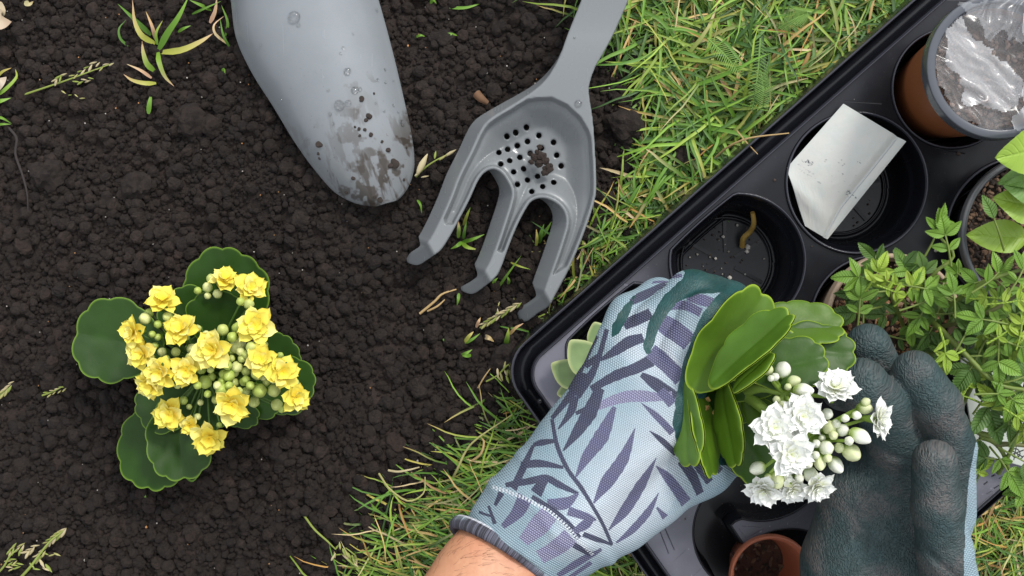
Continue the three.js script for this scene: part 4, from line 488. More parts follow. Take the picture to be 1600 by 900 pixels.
  const kb = tex(128, 128, (u, v) => { const row = Math.floor(v * 8), a = (u * 8 + (row % 2) / 2) % 1, b = (v * 8) % 1; return sst(0.6, 0.1, Math.hypot(a - 0.5, b - 0.5)); });
  const uvOf = (x, y, z) => { const dx = x - o.x, dz = z - o.z, al = dx * 0.575 - dz * 0.818, a0 = dx * 0.818 + dz * 0.575, mid = 0.006 + 0.12 * (al > 0 ? 0 : 0), wrap = Math.max(0, 0.226 - y) * 1.0, ac = a0 + (a0 > mid ? wrap : -wrap); return [ac / S + 0.5, al / S + 0.3]; };
  return { t, kb: rep(kb, 34), uvOf };
})();
const fabricMat = mat([1, 1, 1], { map: fabricTex.t, roughness: 0.9, bumpMap: fabricTex.kb, bumpScale: 0.0003 });
const crinkle = tex(512, 512, (u, v) => { const w = 0.35 * (fbm(u * 10, v * 10, 141, 3, 10) - 0.5), a = 1 - Math.abs(2 * vnoise(u * 60 + w * 9, v * 60 - w * 7, 142, 60) - 1), b = 1 - Math.abs(2 * vnoise(u * 110 + w * 14, v * 110, 143, 110) - 1); return 0.6 * a * a + 0.4 * b; });
const coatMap = (base, dirtC, k0, k1, blue) => tex(512, 512, (u, v) => { const f = fbm(u * 5, v * 5, 151, 5, 5), c = 1 - Math.abs(2 * vnoise(u * 60, v * 60, 142, 60) - 1), k = clamp(sst(k0, k1, f) * (0.35 + 0.75 * c)), m = 0.85 + 0.3 * fbm(u * 20, v * 20, 153, 3, 20); return base.map((b, i) => lerp(b * m, dirtC[i], k)); }, true);
const lCoat = mat([1, 1, 1], { map: rep(coatMap([0.115, 0.275, 0.275], [0.24, 0.34, 0.325], 0.5, 0.9), 1), roughness: 0.5, bumpMap: rep(crinkle, 1.5), bumpScale: 0.00025 });
const rCoat = mat([1, 1, 1], { map: rep(coatMap([0.180, 0.255, 0.262], [0.35, 0.345, 0.342], 0.34, 0.74), 1), roughness: 0.62, bumpMap: rep(crinkle, 1.1), bumpScale: 0.0009 });
{
  const o = CUFF.clone(), t = thing('person', 'gardener with bare hairy forearm and patterned gloves cupping the white flowering plant', 'person', o);
  // ---- forearm
  const sd = V(AX.z, 0, -AX.x).normalize().negate(), pts = [[CUFF.clone().addScaledVector(AX, 0.03), 0.0222, 0.0085], [CUFF.clone().addScaledVector(AX, -0.02), 0.0225, 0.0098], [CUFF.clone().addScaledVector(AX, -0.09), 0.029, 0.011], [CUFF.clone().addScaledVector(AX, -0.20), 0.036, 0.01], [CUFF.clone().addScaledVector(AX, -0.27), 0.036, 0.01]];
  const seg = []; for (let i = 0; i + 1 < pts.length; i++) for (const s of [-1, 0, 1]) seg.push(cone(pts[i][0].clone().addScaledVector(sd, s * pts[i][2]), pts[i + 1][0].clone().addScaledVector(sd, s * pts[i + 1][2]), pts[i][1], pts[i + 1][1]));
  const ulna = P(836, 880, 0.252); const bump = (x, y, z) => Math.hypot(x - ulna.x, y - ulna.y, z - ulna.z) - 0.006;
  const arm = (x, y, z) => { let d = 9; for (const s of seg) d = smin(d, s(x, y, z), 0.008); return smin(d, bump(x, y, z), 0.012); };
  const ae = pts[4][0], lo = [Math.min(o.x, ae.x) - 0.055, 0.15, Math.min(o.z, ae.z) - 0.055], hi = [Math.max(o.x, ae.x) + 0.06, 0.42, Math.max(o.z, ae.z) + 0.055];
  const skinMap = tex(512, 512, (u, v) => { const a = fbm(u * 7, v * 7, 161, 4, 7), b = fbm(u * 60, v * 60, 163, 3, 60), red = sst(0.45, 0.75, fbm(u * 4, v * 4, 165, 3, 4)); return [0.77 + 0.06 * (a - 0.5) + 0.05 * (b - 0.5), 0.555 + 0.08 * (a - 0.5) + 0.06 * (b - 0.5) - 0.045 * red, 0.425 + 0.08 * (a - 0.5) + 0.05 * (b - 0.5) - 0.04 * red]; }, true);
  const skinBump = tex(256, 256, (u, v) => 0.5 * worley(u * 40, v * 40, 7) + 0.5 * fbm(u * 32, v * 32, 166, 3, 32));
  const ag = setUV(nets(lo, hi, 0.0025, arm), (x, y, z) => [x * 9, z * 9]);
  const am = mesh('forearm', rebase(ag, o), phys([1, 1, 1], { map: skinMap, roughness: 0.5, bumpMap: rep(skinBump, 1.4), bumpScale: 0.00012, sheen: 0.2, sheenRoughness: 0.5 }), t);
  { const r = mulberry(17), hp = [], p = ag.attributes.position, nn = ag.attributes.normal, down = AX.clone().negate(); let n = 0;
    for (let tr = 0; tr < 60000 && n < 520; tr++) { const i = Math.floor(r() * p.count); const q = V(p.getX(i), p.getY(i), p.getZ(i)), N = V(nn.getX(i), nn.getY(i), nn.getZ(i)); if (N.y < 0.1) continue; const al = q.dot(AX); if (al > -0.004 || al < -0.12) continue; if (N.dot(sd) < -0.5 && r() < 0.6) continue; n++;
      const d = AX.clone().multiplyScalar(rr(0.1, 0.8, r)).addScaledVector(sd, rr(0.4, 1.0, r)).addScaledVector(V(0, 1, 0), rr(-0.2, 0.1, r)); d.addScaledVector(N, -d.dot(N)).normalize(); const L = rr(0.004, 0.009, r), k = d.clone().cross(N).multiplyScalar(rr(-0.3, 0.3, r)); hp.push(tube([q, q.clone().addScaledVector(d, L * 0.5).addScaledVector(N, L * 0.14), q.clone().addScaledVector(d, L).addScaledVector(k, L).addScaledVector(N, L * 0.08)], [0.00006, 0.00005, 0.00002], 3, 3)); }
    const h = mesh('arm_hair', mergeGeometries(hp), mat([0.10, 0.055, 0.035], { roughness: 0.6 }), am); h.userData.kind = 'stuff'; }
  // ---- left glove, back of the hand up
  const palm = [chain([[781, 848, .232, .0235], [811, 803, .234, .0225], [898, 685, .236, .0190], [944, 608, .236, .0155], [977, 546, .232, .0140]], .01), chain([[791, 866, .237, .0255], [850, 790, .240, .026], [985, 590, .243, .022]], .01), chain([[808, 882, .235, .025], [880, 800, .242, .027], [1035, 640, .244, .0225]], .01), chain([[830, 893, .225, .021], [902, 838, .228, .0215], [1015, 772, .226, .0190], [1100, 735, .215, .0150], [1165, 690, .19, .0135], [1200, 640, .175, .0115]], .008), chain([[960, 800, .225, .024], [1060, 680, .225, .024]], .01)];
  const fing = [chain([[1035, 640, .244, .021], [1072, 560, .249, .0175], [1104, 500, .249, .0165], [1145, 500, .232, .0145], [1190, 535, .205, .0125]], .003), chain([[985, 590, .238, .020], [1030, 510, .234, .0163], [1082, 463, .231, .0158], [1140, 472, .208, .0135], [1185, 515, .185, .012]], .003), chain([[962, 560, .228, .0160], [987, 497, .220, .0150], [1030, 470, .213, .0135], [1090, 480, .19, .0125]], .003), chain([[945, 605, .222, .0140], [968, 530, .210, .0125], [1000, 500, .20, .0120], [1050, 500, .18, .0115]], .003)];
  const wr = (x, y, z) => -0.0011 * Math.exp(-Math.pow(((x - o.x) * 0.575 - (z - o.z) * 0.818 - 0.034 - 0.004 * Math.sin(x * 160)) * 260, 2)) - 0.0008 * Math.exp(-Math.pow(((x - o.x) * 0.575 - (z - o.z) * 0.818 - 0.046 + 0.3 * ((x - o.x) * 0.818 + (z - o.z) * 0.575)) * 300, 2)) + 0.0011 * Math.sin(70 * (x * 0.8 + z * 0.9) * 6.28 * 0.5 + 5 * fbm(x * 60 + 9, z * 60 + 9, 171, 2)) * (fbm(x * 45 + 5, z * 45 + 5, 172, 2) - 0.2);
  const left = (x, y, z) => { let d = palm[0](x, y, z); for (let i = 1; i < 5; i++) d = smin(d, palm[i](x, y, z), 0.011); let f = fing[0](x, y, z); for (let i = 1; i < 4; i++) f = smin(f, fing[i](x, y, z), 0.0012); d = smin(d, f, 0.007) + wr(x, y, z); return Math.max(d, -((x - o.x) * AX.x + (y - o.y) * AX.y + (z - o.z) * AX.z) - 0.002); };
  const g1 = P(690, 920, .24), g2 = P(1240, 400, .24), lg = nets([g1.x, 0.14, g2.z], [g2.x, 0.285, g1.z], 0.0017, left);
  const polyA = [[1300, 430], [1150, 446], [1124, 458], [1100, 487], [1082, 522], [1066, 572], [1056, 620], [1051, 665], [1058, 695], [1078, 715], [1110, 728], [1150, 724], [1300, 728]], polyB = [[1011, 556], [1004, 540], [1014, 503], [1038, 460], [1067, 434], [1070, 426], [1060, 415], [1086, 410], [1160, 420], [1160, 456], [1124, 457], [1091, 459], [1057, 474], [1035, 502], [1025, 527], [1016, 552]], polyC = [[955, 528], [956, 508], [975, 478], [992, 460], [990, 475], [978, 500], [966, 522]];
  const toP = (x, y, z) => [800 + x / px2m(0.245), 450 + z / px2m(0.245)];
  const wob = (x, y) => 2.2 * (fbm(x * 0.11, y * 0.11, 181, 2) - 0.5) * 2;
  const coated = (x, y, z, nx, ny, nz) => { const px = 800 + x / px2m(y), py = 450 + z / px2m(y), w = wob(px, py); const m = Math.min(sdPoly(polyA, px, py), sdPoly(polyB, px, py), sdPoly(polyC, px, py)); const under = -0.55 - ny - (0.0 + 2.2 * Math.max(0, 0.09 - ((x - o.x) * 0.575 - (z - o.z) * 0.818)) * 8); return -Math.min(m + w, -under * 40); };
  const [gc, gf] = split(lg, coated); for (const g of [gc, gf]) setUV(g, fabricTex.uvOf);
  setUV(gc, (x, y, z) => [x * 14 + y * 9, z * 14 - y * 6]);
  const gl = mesh('glove', rebase(gf, o), fabricMat, t); gl.userData.label = 'pale blue glove printed with violet fronds'; mesh('coating', rebase(gc, o), lCoat, gl);
  { // cuff: a knitted roll round the wrist
    const n = 120, m = 12, pos = [], idx = [], uv = [], bn = V().crossVectors(sd, AX).normalize(); if (bn.y < 0) bn.negate();
    for (let i = 0; i <= n; i++) { const a = i / n * 6.28318, C = CUFF.clone().addScaledVector(sd, 0.0362 * Math.cos(a)).addScaledVector(bn, 0.0280 * Math.sin(a)), out = sd.clone().multiplyScalar(Math.cos(a) / 0.034).addScaledVector(bn, Math.sin(a) / 0.026).normalize(), k = 1 + 0.05 * Math.sin(a * 3);
      for (let j = 0; j <= m; j++) { const b = j / m * 6.28318, p = C.clone().addScaledVector(AX, -0.001 + 0.0044 * Math.cos(b) * k).addScaledVector(out, 0.0032 * Math.sin(b)); pos.push(p.x - o.x, p.y - o.y, p.z - o.z); uv.push(i / n, j / m); }
      if (i) for (let j = 0; j < m; j++) { const q = i * (m + 1) + j, s = q - m - 1; idx.push(s, s + 1, q, s + 1, q + 1, q); } }
    const ct = tex(2048, 64, (u, v) => { const b = Math.cos(v * 6.28318), th = 0.8 + 0.7 * (vnoise(u * 420, 3, 191, 420) - 0.4), lg2 = sst(0.35, 0.6, fbm(u * 14, v * 3, 193, 3)), dark = [0.36, 0.36, 0.41], mid = [0.60, 0.66, 0.69]; const e = sst(0.55, 0.72, b); const c = dark.map((q, k) => lerp(lerp(q, mid[k], lg2 * sst(-0.6, 0.3, b)), [0.84, 0.85, 0.88][k], e)); return c.map(q => q * lerp(th, 1, e * 0.7)); }, true);
    mesh('cuff', geoFrom(pos, idx, { uv }), mat([1, 1, 1], { map: ct, roughness: 0.9, bumpMap: rep(tex(512, 8, (u) => vnoise(u * 256, 1, 195, 256)), 3, 1), bumpScale: 0.0004, side: THREE.DoubleSide }), gl);
  }
  // ---- right glove, palm up
  const rp = [chain([[1322, 1010, .145, .030], [1325, 880, .150, .0290], [1345, 770, .155, .026], [1392, 722, .163, .0205]], .01), chain([[1390, 1010, .145, .029], [1400, 850, .150, .027], [1410, 740, .162, .020]], .01), chain([[1440, 1010, .148, .026], [1460, 860, .160, .0195], [1472, 760, .165, .0170]], .01)];
  const rf = [chain([[1415, 745, .164, .0205], [1400, 690, .184, .0180], [1376, 632, .203, .0168], [1345, 602, .216, .0160], [1318, 606, .206, .0145]], .004), chain([[1405, 700, .150, .019], [1378, 590, .168, .0150], [1357, 540, .180, .0142]], .003), chain([[1478, 800, .166, .0185], [1484, 700, .189, .0160], [1464, 635, .204, .0156], [1430, 584, .207, .0146]], .003), chain([[1490, 950, .185, .020], [1476, 860, .205, .0165], [1464, 790, .216, .0152], [1460, 722, .224, .0136]], .004)];
  const crease = (x, y, z) => { const px = 800 + x / px2m(y), py = 450 + z / px2m(y); return 0.0012 * Math.exp(-Math.pow((py - 712 - 0.25 * (px - 1390)) / 5, 2)) * sst(1380, 1395, px) * sst(1432, 1420, px) + 0.0016 * Math.exp(-Math.pow((py - 872 - 0.9 * (px - 1460)) / 7, 2)) * sst(1440, 1455, px) + 0.001 * Math.exp(-Math.pow((py - 800 - 0.15 * (px - 1340)) / 8, 2)) * sst(1420, 1380, px) + 0.001 * Math.exp(-Math.pow((py - 655 + 0.45 * (px - 1480)) / 6, 2)) * sst(1440, 1452, px); };
  const right = (x, y, z) => { let d = smin(smin(rp[0](x, y, z), rp[1](x, y, z), 0.016), rp[2](x, y, z), 0.014), f = rf[0](x, y, z); f = smin(f, rf[1](x, y, z), 0.0012); f = smin(f, rf[2](x, y, z), 0.0012); d = smin(d, f, 0.008); return smin(d, rf[3](x, y, z), 0.006) + crease(x, y, z) + 0.0008 * (fbm(x * 60 + 9, z * 60 + y * 30 + 9, 177, 2) - 0.5); };
  const h1 = P(1230, 1060, .18), h2 = P(1550, 480, .18), rg = nets([h1.x, 0.11, h2.z], [h2.x, 0.25, h1.z], 0.0017, right);
  const fabP = [[1524, 690], [1515, 745], [1510, 790], [1507, 850], [1503, 1000], [1500, 1200], [1700, 1200], [1700, 690]];
  const [rc, rfab] = split(rg, (x, y, z, nx, ny) => { const px = 800 + x / px2m(y), py = 450 + z / px2m(y), w = wob(px * 1.3, py * 1.3); return Math.min(sdPoly(fabP, px, py) + w, 30 * (ny + 0.6)); });
  const sc = (g) => { setUV(g, (x, y, z) => [x * 11 + y * 5, z * 11 - y * 7]); return rebase(g, o); };
  const gr = mesh('glove', sc(rc), rCoat, t); gr.userData.label = 'dark green coated glove, palm up and soiled'; setUV(rfab, (x, y, z) => [x * 3 + y * 2, z * 3]); mesh('fabric_back', rebase(rfab, o), fabricMat, gr);
}
// ---------------------------------------------------------------- succulent-leaved flowering plants
const leafBump = tex(256, 256, (u, v) => 0.6 * fbm(u * 12, v * 12, 201, 3, 12) + 0.4 * vnoise(u * 64, v * 64, 203, 64));
// thick scalloped leaf: x runs from the base (-L/2) to the tip, y up
function scallopLeaf({ L, W, n = 11, amp = 0.075, cup = 0.1, curl = 0.08, th = 0.0016, seed = 1, c, e, wav = 0.0012, fold = 0, vein = true }) {
  const A = 96, K = 16, pos = [], col = [], uv = [], idx = [], prof = (k) => Math.pow(Math.max(0, 1 - Math.pow(k, 7)), 0.5);
  const outl = (a) => { const ca = Math.cos(a), sa = Math.sin(a), tipK = sst(-0.95, -0.3, ca), sc = 1 - amp * tipK + amp * tipK * Math.pow(Math.abs(Math.sin(a * n / 2 + 0.3 + 0.25 * Math.sin(a * 3 + seed))), 0.75); const p = Math.pow(Math.pow(Math.abs(ca), 2.5) + Math.pow(Math.abs(sa), 2.5), -1 / 2.5), nar = ca < 0 ? 1 - 0.38 * sst(0, -1, ca) : 1; return [p * sc * ca * L / 2, p * sc * sa * W / 2 * nar]; };
  for (const side of [1, -1]) for (let k = 0; k <= K; k++) for (let i = 0; i <= A; i++) {
    const q = 1 - Math.pow(1 - k / K, 1.8), [ox, oz] = outl(i / A * 6.28318), x = ox * q, z = oz * q, zz = z / (W / 2), xx = x / (L / 2);
    let y = cup * W / 2 * zz * zz + curl * L / 2 * xx * Math.abs(xx) + fold * Math.abs(z) + wav * (fbm(x * 70 + seed * 9, z * 70 + 30, seed, 2) - 0.5) * 2 * q - (vein ? 0.0007 * Math.exp(-zz * zz * 60) * (1 - 0.5 * q) : 0);
    y += side * th / 2 * prof(q * 0.995); pos.push(x, y, z); uv.push(x * 18, z * 18);
    const g = sst(0.955, 1.0, q), m = 0.75 + 0.55 * fbm(x * 70 + seed, z * 70, seed + 3, 4); for (let j = 0; j < 3; j++) col.push(lerp(c[j] * m * (side < 0 ? 1.25 : 1), e[j], g));
    if (k && i) { const b = (side > 0 ? 0 : (K + 1) * (A + 1)) + k * (A + 1) + i, s = b - A - 1; side > 0 ? idx.push(s - 1, s, b - 1, s, b, b - 1) : idx.push(s - 1, b - 1, s, s, b - 1, b); }
  }
  return geoFrom(pos, idx, { uv, col });
}
const kMat = phys([1, 1, 1], { vertexColors: true, specularIntensity: 0.5, roughness: 0.42, bumpMap: leafBump, bumpScale: 0.00006 });
function placeLeaf(t, g, [px, py, h], ang, pitch = 0, roll = 0, m = kMat, name = 'leaf') { const l = mesh(name, g, m, t), d = Math.PI / 180; l.position.copy(P(px, py, h).sub(t.position)); l.rotation.order = 'YZX'; l.rotation.set(roll * d, -ang * d, pitch * d); return l; }   // ang: clockwise on the photograph from its right
// petals: x outward from 0 to 1
function petalGeo(w, cup, point, seed, cIn, cOut) {
  const n = 7, m = 6, pos = [], idx = [], col = [], uv = [];
  for (let i = 0; i <= n; i++) for (let j = 0; j <= m; j++) { const t = i / n, s = j / m * 2 - 1, hw = w / 2 * (0.28 + 0.72 * sst(0, 0.55, t)) * Math.pow(Math.max(0, 1 - Math.pow(t, 4.5)), 0.6), z = s * Math.max(0.02, hw), x = t * (1 - 0.06 * s * s) + (t === 1 ? 0.04 * (1 - Math.abs(s)) : 0); pos.push(x, cup * (z * z * 2.2) + 0.16 * t * t - 0.05 * t + 0.02 * Math.sin(5 * t + 4 * s + seed), z); uv.push(t, j / m); const k = sst(0.1, 0.7, t); for (let q = 0; q < 3; q++) col.push(lerp(cIn[q], cOut[q], k)); if (i && j) { const b = i * (m + 1) + j, r = b - m - 1; idx.push(r - 1, r, b - 1, r, b, b - 1); } }
  return geoFrom(pos, idx, { col, uv });
}
function flowerMaker(t, petals, pm, coreM, greenM, whorls, seed) {
  const r = mulberry(seed), coreG = new THREE.SphereGeometry(0.16, 10, 8), cal = new THREE.LatheGeometry([[0.02, -0.85], [0.11, -0.8], [0.16, -0.55], [0.2, -0.25], [0.16, 0.02], [0.02, 0.05]].map(p => new THREE.Vector2(...p)), 10);
  const sep = new THREE.SphereGeometry(1, 8, 6); sep.scale(0.28, 0.05, 0.1); sep.translate(0.3, -0.12, 0);
  const calyx = mergeGeometries([cal, ...[0, 1, 2, 3].map(i => { const g = sep.clone(); g.rotateZ(0.25); g.rotateY(i * Math.PI / 2); return g; })]);
  return ([px, py, rad, tx = 0, ty = 0, scale = 1], h) => { // tx, ty: lean towards photo right / down
    const f = mesh('flower', calyx, greenM, t), R = rad * (seed === 42 ? 1.1 : 1.06) * px2m(h); f.position.copy(P(px, py, h).sub(t.position)); f.scale.setScalar(R);
    f.quaternion.setFromUnitVectors(V(0, 1, 0), V(tx + rr(-0.12, 0.12, r), 1, ty + rr(-0.12, 0.12, r)).normalize()); f.rotateY(r() * 6.28);
    const c = mesh('flower_centre', coreG, coreM, f); c.scale.set(0.6, 0.9, 0.6);
    for (const [n, len, el, y] of whorls) { const a0 = r() * 6.28; for (let i = 0; i < n; i++) { const p = mesh('petal', petals[Math.floor(r() * petals.length)], pm[Math.floor(r() * pm.length)], f), L = len * rr(0.86, 1.1, r); p.rotation.order = 'YZX'; p.rotation.set(rr(-0.3, 0.3, r), a0 + (i + rr(-0.25, 0.25, r)) / n * 6.283, el + rr(-0.14, 0.14, r)); p.scale.set(L, L, L * rr(0.85, 1.1, r)); p.position.y = y; } }
    return f;
  };
}
function budGeo(cB, cT, seed, pointy = 1) { const g = new THREE.SphereGeometry(1, 20, 14), p = g.attributes.position, col = []; for (let i = 0; i < p.count; i++) { const x = p.getX(i), y = p.getY(i), z = p.getZ(i), a = Math.atan2(z, x), tw = 1 + 0.11 * Math.abs(Math.sin(a * 2.5 + y * 1.6 + seed)) * (1 - y * y * 0.5), pt = y > 0.5 ? 1 + 0.16 * pointy * (y - 0.5) : 1; p.setXYZ(i, x * tw * (y > 0.4 ? 1 - 0.2 * (y - 0.4) : 1), y * 1.18 * pt, z * tw * (y > 0.4 ? 1 - 0.2 * (y - 0.4) : 1)); const k = sst(-0.75, 0.15, y - 0.25 * Math.abs(Math.sin(a * 2))); for (let q = 0; q < 3; q++) col.push(lerp(cB[q], cT[q], k)); } g.setAttribute('color', new THREE.Float32BufferAttribute(col, 3)); g.computeVertexNormals(); return g; }
function bud(t, gs, m, [px, py, rad, tx = 0, ty = 0, long = 1], h, r) { const b = mesh('bud', gs[Math.floor(r() * gs.length)], m, t), R = rad * px2m(h); b.position.copy(P(px, py, h).sub(t.position)); b.scale.set(R * 0.95, R * long, R * 0.95); b.quaternion.setFromUnitVectors(V(0, 1, 0), V(tx + rr(-0.3, 0.3, r), 1, ty + rr(-0.3, 0.3, r)).normalize()); b.rotateY(r() * 6); return b; }
const dk = [0.019, 0.054, 0.005], dkE = [0.15, 0.26, 0.025];
{
  const root = P(325, 585, 0.005), t = thing('flowering_plant', 'yellow flowered plant with scalloped dark green leaves growing in the bare soil', 'flowering plant', root), r = mulberry(41), m2 = (v, h) => v * px2m(h);
  const LF = (px, py, h, len, wid, ang, pitch, roll, o = {}) => placeLeaf(t, scallopLeaf({ L: m2(len, h), W: m2(wid, h), c: dk, e: dkE, seed: Math.round(px), ...o }), [px, py, h], ang, pitch, roll);
  LF(186, 533, 0.040, 138, 136, 192, 4, 6, { n: 10 }); LF(352, 462, 0.036, 152, 142, -62, 8, -4, { n: 12 }); LF(296, 492, 0.045, 92, 92, -130, 10, 0); LF(342, 500, 0.058, 96, 104, -92, 14, 0, { n: 10, cup: 0.2 });
  LF(428, 560, 0.040, 84, 78, -35, 0, 8); LF(446, 596, 0.042, 98, 84, 12, 4, 0); LF(440, 602, 0.034, 100, 92, 18, 0, 10, { c: [0.03, 0.075, 0.02] }); LF(245, 690, 0.034, 152, 128, 100, 2, 14, { n: 12 }); LF(280, 680, 0.044, 142, 104, 84, 4, -16, { n: 12, fold: 0.12 }); LF(262, 630, 0.046, 100, 90, 150, 8, 8); LF(320, 630, 0.044, 96, 76, 60, 6, 0); LF(355, 635, 0.040, 110, 60, 20, 0, 24); LF(330, 560, 0.05, 110, 90, -20, 0, 0); LF(390, 625, 0.04, 100, 60, 10, 0, 10);
  const Y = [0.87, 0.77, 0.12], Y2 = [0.88, 0.81, 0.24], YI = [0.85, 0.66, 0.06], petals = [0, 1, 2].map(i => petalGeo(0.74 + 0.07 * i, 0.55, 0.5, i * 2.1, YI, i === 1 ? Y2 : Y)), pm = [mat([1, 1, 1], { vertexColors: true, roughness: 0.6, side: THREE.DoubleSide }), mat([1, 0.96, 0.85], { vertexColors: true, roughness: 0.6, side: THREE.DoubleSide })];
  const green = mat([0.075, 0.15, 0.02], { roughness: 0.5 }), fl = flowerMaker(t, petals, pm, mat([0.6, 0.42, 0.04]), green, [[6, 1.0, 0.06, 0], [5, 0.86, 0.36, 0.06], [5, 0.62, 0.72, 0.1]], 42);
  const spots = [[253, 471, 27, .1, -.8], [210, 518, 25, -.7, 0], [222, 553, 27, -.3, 0], [283, 516, 29, 0, -.35], [251, 582, 27, -.2, .2], [291, 578, 27, 0, .2], [235, 600, 25, -.4, .4], [333, 547, 31, -.1, .1], [351, 438, 24, .2, -.8], [391, 451, 26, .3, -.3], [399, 509, 30, .2, -.2], [409, 562, 26, .1, -.1], [442, 582, 28, .3, 0], [462, 620, 24, .7, .2], [363, 632, 31, .1, .2], [265, 647, 28, -.1, .1], [297, 664, 18, 0, .2], [327, 684, 29, .1, .2]];
  const hub = P(325, 580, 0.048), st = [], hubB = P(358, 474, 0.042), stems = (p, y) => { const a = p.clone().add(V(0, -0.003, 0)), up = p.z < P(0, 468, 0.07).z && p.x > P(320, 0, 0.07).x, hb = up ? hubB : hub, mid = a.clone().lerp(hb, 0.55).add(V(0, 0.003, 0)); st.push(tube([hb, mid, a], [0.0015, 0.0009, 0.0007], 6, 7)); };
  spots.forEach((s, i) => { const h = s[1] > 640 ? 0.072 : s[1] < 470 && s[0] > 320 ? 0.074 : 0.092 + 0.008 * ((i * 37) % 10) / 10; fl(s, h); const p = P(s[0], s[1], h - 0.008); stems(p); });
  const bg = [budGeo([0.2, 0.33, 0.05], [0.60, 0.66, 0.20], 1), budGeo([0.24, 0.38, 0.06], [0.72, 0.74, 0.30], 2), budGeo([0.22, 0.36, 0.05], [0.46, 0.56, 0.12], 3)], bm = mat([1, 1, 1], { vertexColors: true, roughness: 0.42 });
  for (const [x, y, q] of [[285, 265, 20], [300, 245, 15], [365, 258, 17], [393, 382, 16], [345, 382, 15], [360, 405, 12], [450, 372, 18], [483, 443, 17], [497, 488, 23], [515, 445, 12], [558, 305, 20], [592, 330, 18], [612, 360, 28], [660, 365, 20], [700, 358, 17], [612, 300, 22], [608, 435, 20], [580, 465, 20], [625, 405, 14], [680, 458, 22], [632, 487, 15], [687, 518, 24], [712, 487, 14], [738, 518, 22], [668, 558, 19], [748, 568, 20], [765, 585, 12], [555, 515, 22], [420, 553, 15], [440, 575, 10], [533, 550, 14], [505, 155, 17], [518, 125, 17], [470, 167, 13], [505, 185, 12], [540, 178, 16], [650, 215, 18], [620, 205, 14], [760, 395, 12], [555, 485, 14], [330, 285, 14], [372, 470, 12], [600, 625, 10], [545, 640, 10], [815, 490, 12], [640, 520, 14], [590, 405, 12], [330, 330, 12], [530, 250, 0], [470, 300, 13], [430, 330, 12], [500, 320, 13], [520, 470, 14], [470, 500, 14], [590, 380, 14], [640, 390, 15], [575, 430, 16], [545, 420, 14], [655, 500, 15], [600, 490, 15], [580, 500, 14], [400, 420, 13], [320, 360, 12], [510, 400, 14], [690, 430, 14], [735, 480, 13], [385, 330, 12], [395, 560, 12], [470, 610, 12], [520, 350, 12], [440, 400, 13], [400, 500, 12], [350, 430, 11], [540, 500, 15], [505, 530, 13], [560, 460, 15], [600, 455, 15], [640, 450, 16], [620, 380, 15], [660, 420, 15], [700, 470, 14], [310, 320, 12], [420, 300, 12], [570, 360, 14], [615, 520, 14], [640, 480, 14], [480, 560, 11], [575, 545, 14]]) { if (!q) continue; const px = 100 + x / 2.25, py = 380 + y / 2.25, h = py > 620 ? 0.066 : py < 465 && px > 300 ? 0.068 : rr(0.078, 0.094, r); bud(t, bg, bm, [px, py, q / 2.25 * 1.02, (px - 330) / 260, (py - 560) / 260], h, r); const p = P(px, py, h - 0.004); stems(p); }
  const s = mesh('stem', rebase(mergeGeometries([...st, tube([P(325, 590, 0), P(325, 584, 0.03), hub], [0.004, 0.0035, 0.003], 8)]), root), green, t); s.userData.kind = undefined;
}
